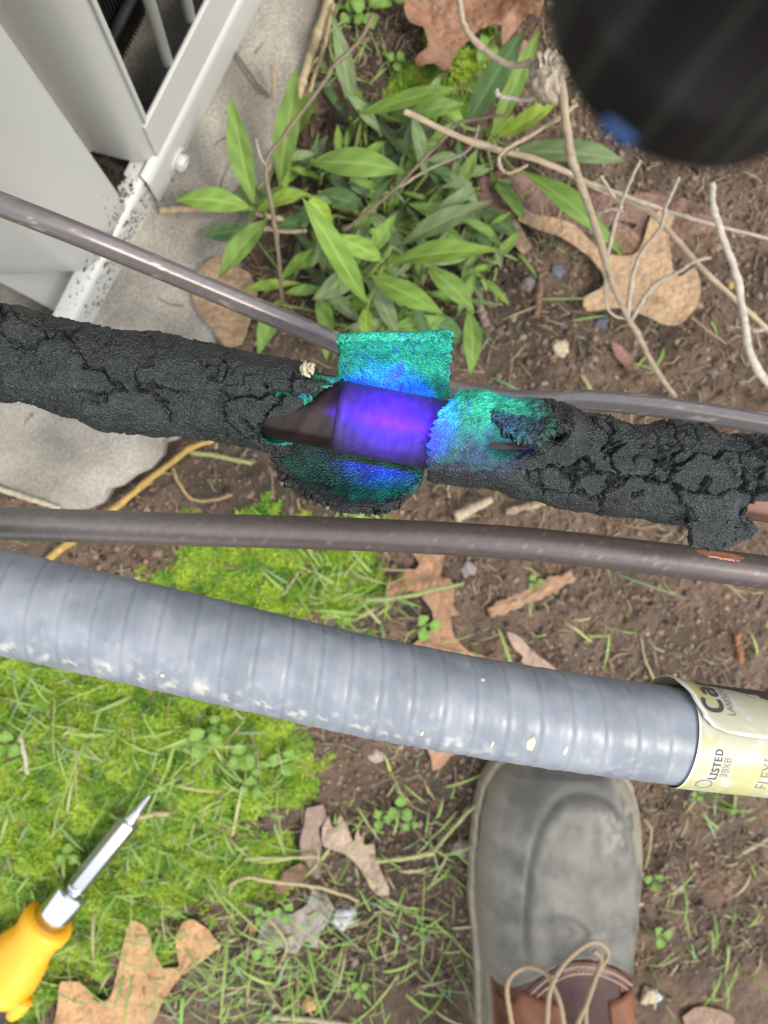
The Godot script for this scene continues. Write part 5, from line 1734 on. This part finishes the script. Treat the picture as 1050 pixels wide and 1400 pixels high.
	twig("dry_twig", "dark thin twig lying on the pad above the leafy plant", "twig", [[322, 72, 0.022], [336, 92, 0.023], [350, 112, 0.023], [360, 128, 0.022]], 4, 4, lin(0.18, 0.13, 0.09), [[[[348, 108, 0.023], [362, 120, 0.025], [372, 132, 0.024]], 3, 3]])
	twig("straw", "pale straw standing at the far edge of the pad behind the leafy plant", "straw", [[373, 90, 0.035], [374, 112, 0.03], [374, 130, 0.024]], 6, 6, lin(0.45, 0.36, 0.24))
	twig("straw", "slender dry stem beside the boot's right edge", "straw", [[880, 1120, 0.02], [890, 1136, 0.022], [886, 1170, 0.018], [882, 1186, 0.010]], 4, 4, lin(0.34, 0.28, 0.16))
	twig("straw", "thin pale straw on the soil near the right edge beside the boot", "straw", [[1010, 1168, 0.008], [1030, 1158, 0.010], [1052, 1146, 0.010]], 6, 5, lin(0.42, 0.35, 0.25))
	twig("straw", "yellow green grass stem from the moss to the orange oak leaf", "straw", [[500, 820, 0.012], [550, 816, 0.02], [596, 806, 0.022], [634, 798, 0.018]], 7, 4, lin(0.30, 0.36, 0.12))
	# the dried seed head on the upright stalk
	var at := G(747, 112, 0.135)
	var t := thing("seed_head", "pale papery dried seed head on the stalk at the flashlight's edge", "seed head", at)
	put("husk", blob(Vector3(0.0078, 0.008, 0.0105), Transform3D(Basis(Vector3.UP, 0.4), at), 0.45, 7, lin(0.40, 0.33, 0.24), 20), M.dry_leaf, t)
	for k in 5:
		var a := -2.2 + k * 0.45
		var tip := at + Vector3(cos(a) * 0.012, 0.006, sin(a) * 0.014)
		put("husk_scale", lance(at + Vector3(cos(a) * 0.002, 0.003, sin(a) * 0.003), tip, 0.008, 0.2, 0.3, lin(0.42, 0.35, 0.26), 0.08), M.dry_leaf, t)

func stone(label: String, px: float, py: float, r: float, c: Color, s: int, group := "") -> void:
	var p := on_ground(px, py, r * 0.25)
	var o := put("stone", blob(Vector3(r * 0.9, r * 0.6, r) , Transform3D(Basis(Vector3.UP, s * 1.7), p), 0.55, s, c, 12, 0.9), M.stone)
	tag(o, label, "stone", group)

func wood_chip(label: String, a: Array, b: Array, w: float, c: Color, s: int) -> void:
	var p := on_ground(a[0], a[1], 0.003)
	var q := on_ground(b[0], b[1], 0.004)
	var d := (q - p).normalized()
	var side := d.cross(Vector3.UP).normalized()
	var n := noise(90.0, 3, s)
	var ww := w * 0.5 / F * 0.5
	var o := put("wood_chip", slab(40, 12, func(u, v):
		var e: float = (v * 2.0 - 1.0) * ww * (0.8 + 0.5 * n.get_noise_1d(u * 0.07)) * (0.7 + 0.3 * minf(1.0, minf(u, 1.0 - u) * 8.0))
		var x: Vector3 = p.lerp(q, u) + side * e
		return x + Vector3.UP * (n.get_noise_2d(u * 0.05, v * 0.02) * 0.0022 + 0.002 - 0.0012 * pow(v * 2.0 - 1.0, 2.0)), 0.0022,
		func(u, v, _s): return c * (1.0 + 0.7 * n.get_noise_2d(u * 0.05, v * 0.06))), M.straw)
	tag(o, label, "wood chip")

# ---------------------------------------------------------------- stones, bark and other small things
func small_things() -> void:
	stone("white quartz stone between the weathered grey leaf and the boot", 469, 1254, 0.0095, lin(0.62, 0.62, 0.64), 3)
	stone("smooth orange tan pebble near the bottom edge", 423, 1373, 0.0055, lin(0.55, 0.33, 0.15), 4)
	stone("small orange pebble on the soil by the bent straw", 346, 1267, 0.0035, lin(0.45, 0.24, 0.10), 5)
	stone("bluish grey stone on the dark soil left of the tan oak leaf", 760, 370, 0.0055, lin(0.14, 0.15, 0.17), 6)
	stone("dark slate chip under the tan oak leaf's lower edge", 822, 440, 0.006, lin(0.10, 0.11, 0.13), 7)
	stone("cream stone chip above the grooved tube on the right soil", 766, 475, 0.0062, lin(0.52, 0.44, 0.30), 8)
	stone("pink grey stone near the blue grey one under the weeds", 722, 388, 0.005, lin(0.24, 0.20, 0.19), 9)
	stone("pale stone at the left flank of the boot", 630, 1160, 0.0075, lin(0.42, 0.36, 0.29), 10)
	stone("flat tan stone beside the boot's right heel side", 885, 1362, 0.007, lin(0.50, 0.40, 0.25), 11)
	stone("tiny white stone next to the flat tan one", 898, 1364, 0.004, lin(0.66, 0.66, 0.66), 12)
	stone("grey stone beneath the orange oak leaf by the bare pipe", 640, 776, 0.006, lin(0.26, 0.22, 0.20), 13)
	stone("yellow stone right of the tan oak leaf's petiole end", 1000, 390, 0.003, lin(0.45, 0.30, 0.08), 14)
	stone("pinkish pebble by the moss edge at the grey curled leaf", 515, 1033, 0.006, lin(0.42, 0.33, 0.27), 15)
	for k in 70:
		var px := rng.randf_range(640, 1040)
		var py := rng.randf_range(330, 1390)
		if rng.randf() < 0.3: px = rng.randf_range(400, 640); 
		if px < 640 and py < 1050: py = rng.randf_range(1060, 1390)
		if px > 640 and px < 890 and py > 1040: continue
		stone("small dull pebble half sunk in the brown soil", px, py, rng.randf_range(0.0016, 0.0036), [lin(0.22, 0.17, 0.13), lin(0.30, 0.24, 0.18), lin(0.16, 0.13, 0.12), lin(0.34, 0.20, 0.13)][rng.randi() % 4], 20 + k, "small pebbles in the soil")
	# bark and wood chips
	wood_chip("long flat strip of orange brown bark on the soil right of the oak leaf", [668, 838], [782, 786], 27, lin(0.36, 0.21, 0.12), 1)
	wood_chip("small rusty wood splinter on the soil far right above the conduit", [1006, 865], [1012, 905], 9, lin(0.33, 0.14, 0.06), 2)
	wood_chip("thin reddish splinter on the soil under the weeds", [738, 385], [733, 432], 9, lin(0.28, 0.15, 0.09), 3)
	wood_chip("pale beige wood chip behind the thin tube near the right foam", [940, 590], [985, 600], 14, lin(0.48, 0.36, 0.20), 4)
	wood_chip("grey brown stick piece on the soil under the weeds' right edge", [652, 410], [664, 446], 13, lin(0.30, 0.23, 0.17), 5)
	wood_chip("flat beige chip under the right foam's lower edge", [690, 700], [770, 680], 10, lin(0.36, 0.27, 0.17), 6)

# ---------------------------------------------------------------- what nobody could count
func scatter(called: String, label: String, category: String, mesh: Mesh, m: Material, X: Array, C: Array) -> void:
	var mm := MultiMesh.new()
	mm.transform_format = MultiMesh.TRANSFORM_3D
	mm.use_colors = true
	mm.mesh = mesh
	mm.instance_count = X.size()
	for i in X.size():
		mm.set_instance_transform(i, X[i])
		mm.set_instance_color(i, C[i])
	var o := MultiMeshInstance3D.new()
	o.multimesh = mm
	o.material_override = m
	o.name = numbered(called)
	add_child(o)
	tag(o, label, category)
	o.set_meta("kind", "stuff")

func on_pad(x: float, z: float) -> bool:
	var a := G(445, 0, PAD_Y)
	var b := G(222, 640, PAD_Y)
	var c := G(130, 698, PAD_Y)
	var d := G(-400, 540, PAD_Y)
	var p := Vector2(x, z)
	var e1 := (Vector2(b.x, b.z) - Vector2(a.x, a.z)).cross(p - Vector2(a.x, a.z))
	var e2 := (Vector2(d.x, d.z) - Vector2(c.x, c.z)).cross(p - Vector2(c.x, c.z))
	var e3 := (Vector2(c.x, c.z) - Vector2(b.x, b.z)).cross(p - Vector2(b.x, b.z))
	return e1 > 0.0 and e2 > 0.0 and e3 > 0.0

func under_boot(p: Vector3) -> bool:
	var q := view_basis.inverse() * (p - EYE)
	var sx := 525.0 - q.x / q.z * F
	var sy := 700.0 + q.y / q.z * F
	return sx > 644 and sx < 868.0 - maxf(sy - 1180.0, 0.0) * 0.13 and sy > 1056

func blade_mesh(bend: float, wid: float) -> ArrayMesh:
	var V := PackedVector3Array()
	var I := PackedInt32Array()
	for i in 8:
		var t := i / 7.0
		var w := wid * 0.5 * (1.0 - pow(t, 2.5)) * (0.75 + 0.25 * minf(t * 5.0, 1.0))
		var a := bend * t
		var y := sin(a) / bend if bend > 0.01 else t
		var out := (1.0 - cos(a)) / bend
		for s in [-1.0, 0.0, 1.0]:
			V.append(Vector3(s * w, cos(bend * 0.5) * 0.0 + y + absf(s) * w * 0.25, out))
	return finish(V, PackedColorArray(), PackedVector2Array(), quads(8, 3))

func cover() -> void:
	# moss: little stars of pointed leaves
	var parts := []
	for k in 9:
		var a := k * 2.4
		var lean := 0.45 + 0.13 * k
		var tip := Vector3(cos(a) * lean, 1.0 - 0.06 * k, sin(a) * lean)
		var side := Vector3(-sin(a), 0, cos(a)) * 0.17
		parts.append(flat_mesh(PackedVector3Array([-side * 0.8, tip * 0.5 - side * 1.3, tip * 0.5 + side * 1.3 + Vector3.UP * 0.05, side * 0.8, tip]), PackedInt32Array([0, 1, 2, 0, 2, 3, 1, 4, 2])))
	var tuft := join(parts)
	var X := []
	var C := []
	var hue := noise(35.0, 3, 101)
	for k in 230000:
		var x := rng.randf_range(-0.42, 0.14)
		var z := rng.randf_range(-0.36, 0.46)
		var m := moss_at(x, z)
		if m < rng.randf() or on_pad(x, z): continue
		var s := rng.randf_range(0.0022, 0.0046) * (0.6 + 0.4 * m)
		var b := Basis(Vector3.UP, rng.randf() * TAU).rotated(Vector3.RIGHT, rng.randf_range(-0.5, 0.5)).rotated(Vector3.BACK, rng.randf_range(-0.5, 0.5))
		X.append(Transform3D(b.scaled(Vector3(s, s * 0.72, s)), Vector3(x, soil_h(x, z) - 0.0006 + 0.002 * n_mid.get_noise_2d(x * 2.0, z * 2.0), z)))
		var h := hue.get_noise_2d(x, z)
		C.append(lin(0.19, 0.34, 0.018).lerp(lin(0.31, 0.41, 0.03), clampf(0.35 + h, 0.0, 1.0)).lerp(lin(0.08, 0.18, 0.014), clampf(-h * 1.6, 0.0, 0.9)) * rng.randf_range(0.7, 1.15))
	scatter("moss", "bright yellow green moss carpeting the ground on the left", "moss", tuft, M.green, X, C)
	# grass blades, several shapes
	var grass_spots := [[130, 1180, 190, 190, 1.0], [60, 960, 130, 80, 0.5], [300, 1080, 110, 110, 0.8], [470, 810, 80, 60, 0.7], [230, 1330, 220, 80, 0.8], [480, 1320, 160, 100, 0.9], [540, 1180, 110, 130, 0.5], [330, 1330, 120, 80, 0.5], [500, 450, 60, 40, 0.3], [940, 1200, 110, 180, 0.16], [450, 720, 90, 40, 0.2], [440, 60, 60, 70, 0.25], [-250, 1250, 350, 350, 0.7], [620, 900, 100, 60, 0.15], [900, 900, 150, 170, 0.2], [780, 430, 220, 110, 0.15], [640, 300, 200, 150, 0.35], [480, 280, 140, 200, 0.4], [960, 1250, 100, 150, 0.25]]
	for v in 4:
		X = []
		C = []
		for k in 980:
			var g: Array = grass_spots[rng.randi() % grass_spots.size()]
			if rng.randf() > g[4]: continue
			var a := rng.randf() * TAU
			var r := sqrt(rng.randf())
			var p := on_ground(g[0] + cos(a) * r * g[2], g[1] + sin(a) * r * g[3])
			if on_pad(p.x, p.z) or under_boot(p): continue
			var l := rng.randf_range(0.008, 0.036) * (1.0 if rng.randf() < 0.8 else 1.6)
			var b := Basis(Vector3.UP, rng.randf() * TAU) * Basis(Vector3.RIGHT, rng.randf_range(0.3, 1.25))
			X.append(Transform3D(b * Basis.from_scale(Vector3(rng.randf_range(0.0008, 0.0018) / 0.05, l, l)), p - Vector3.UP * 0.001))
			var c := lin(0.14, 0.27, 0.035).lerp(lin(0.27, 0.36, 0.09), rng.randf())
			if rng.randf() < 0.22: c = lin(0.38, 0.33, 0.17).lerp(lin(0.30, 0.30, 0.14), rng.randf())
			elif rng.randf() < 0.15: c = lin(0.16, 0.26, 0.13)
			C.append(c * rng.randf_range(0.75, 1.1))
		scatter("grass", ["stiff nearly straight grass blades over the moss", "gently arched grass blades over the moss", "strongly curved grass blades over the moss", "broader bent grass blades over the moss"][v], "grass", blade_mesh([0.2, 0.7, 1.3, 0.9][v], [0.05, 0.05, 0.05, 0.08][v]), M.green, X, C)
	# crumbs of soil
	for v in 2:
		var crumb := blob(Vector3.ONE, Transform3D.IDENTITY, 0.9, 200 + v, Color.WHITE, 5, 0.9)
		X = []
		C = []
		for k in 26000:
			var x := rng.randf_range(-0.22, 0.40)
			var z := rng.randf_range(-0.36, 0.42)
			if on_pad(x, z) or moss_at(x, z) > 0.5: continue
			if under_boot(Vector3(x, 0, z)) : continue
			var s := 0.0004 + 0.0017 * pow(rng.randf(), 3.5)
			if rng.randf() < 0.012: s *= 1.8
			X.append(Transform3D(Basis(Vector3(rng.randf() - 0.5, rng.randf(), rng.randf() - 0.5).normalized(), rng.randf() * TAU).scaled(Vector3(s, s * 0.75, s)), Vector3(x, soil_h(x, z) + s * 0.15, z)))
			var c := lin(0.125, 0.080, 0.053).lerp(lin(0.22, 0.15, 0.11), rng.randf())
			if rng.randf() < 0.05: c = lin(0.30, 0.22, 0.15)
			elif rng.randf() < 0.15: c = lin(0.035, 0.025, 0.018)
			C.append(c * rng.randf_range(0.7, 1.15))
		scatter("soil_crumbs", ["fine brown crumbs of soil strewn over the bare earth", "coarser brown crumbs of soil strewn over the bare earth"][v], "soil", crumb, M.crumb, X, C)
	# dry litter: bits of stem, bark fibre and needle
	for v in 2:
		var bit := tube([Vector3(0, 0, -0.5), Vector3(0.03, 0.02, -0.15), Vector3(-0.02, 0.03, 0.2), Vector3(0.04, 0, 0.5)] if v == 0 else [Vector3(0, 0, -0.5), Vector3(0.1, 0.03, 0.0), Vector3(0.0, 0, 0.5)], func(f): return 0.035 * (1.0 - 0.5 * f), 6)
		X = []
		C = []
		for k in 2600:
			var x := rng.randf_range(-0.22, 0.40)
			var z := rng.randf_range(-0.36, 0.42)
			if on_pad(x, z) and rng.randf() < 0.97: continue
			if under_boot(Vector3(x, 0, z)): continue
			var l := rng.randf_range(0.004, 0.016) * (1.0 if rng.randf() < 0.85 else 2.0)
			var y := PAD_Y + 0.001 if on_pad(x, z) else soil_h(x, z) + 0.0012
			var b := Basis(Vector3.UP, rng.randf() * TAU) * Basis(Vector3.RIGHT, rng.randf_range(-0.15, 0.15))
			X.append(Transform3D(b * Basis.from_scale(Vector3(rng.randf_range(0.6, 1.4) * 0.018, 0.012, l) if v else Vector3(0.014, 0.012, l)), Vector3(x, y, z)))
			var c := lin(0.36, 0.26, 0.15).lerp(lin(0.18, 0.11, 0.07), rng.randf())
			if rng.randf() < 0.2: c = lin(0.36, 0.34, 0.18)
			C.append(c * rng.randf_range(0.8, 1.15))
		scatter("dry_litter", ["slightly wavy dry stem bits strewn over the soil", "bowed dry stem bits strewn over the soil"][v], "plant litter", bit, M.straw, X, C)
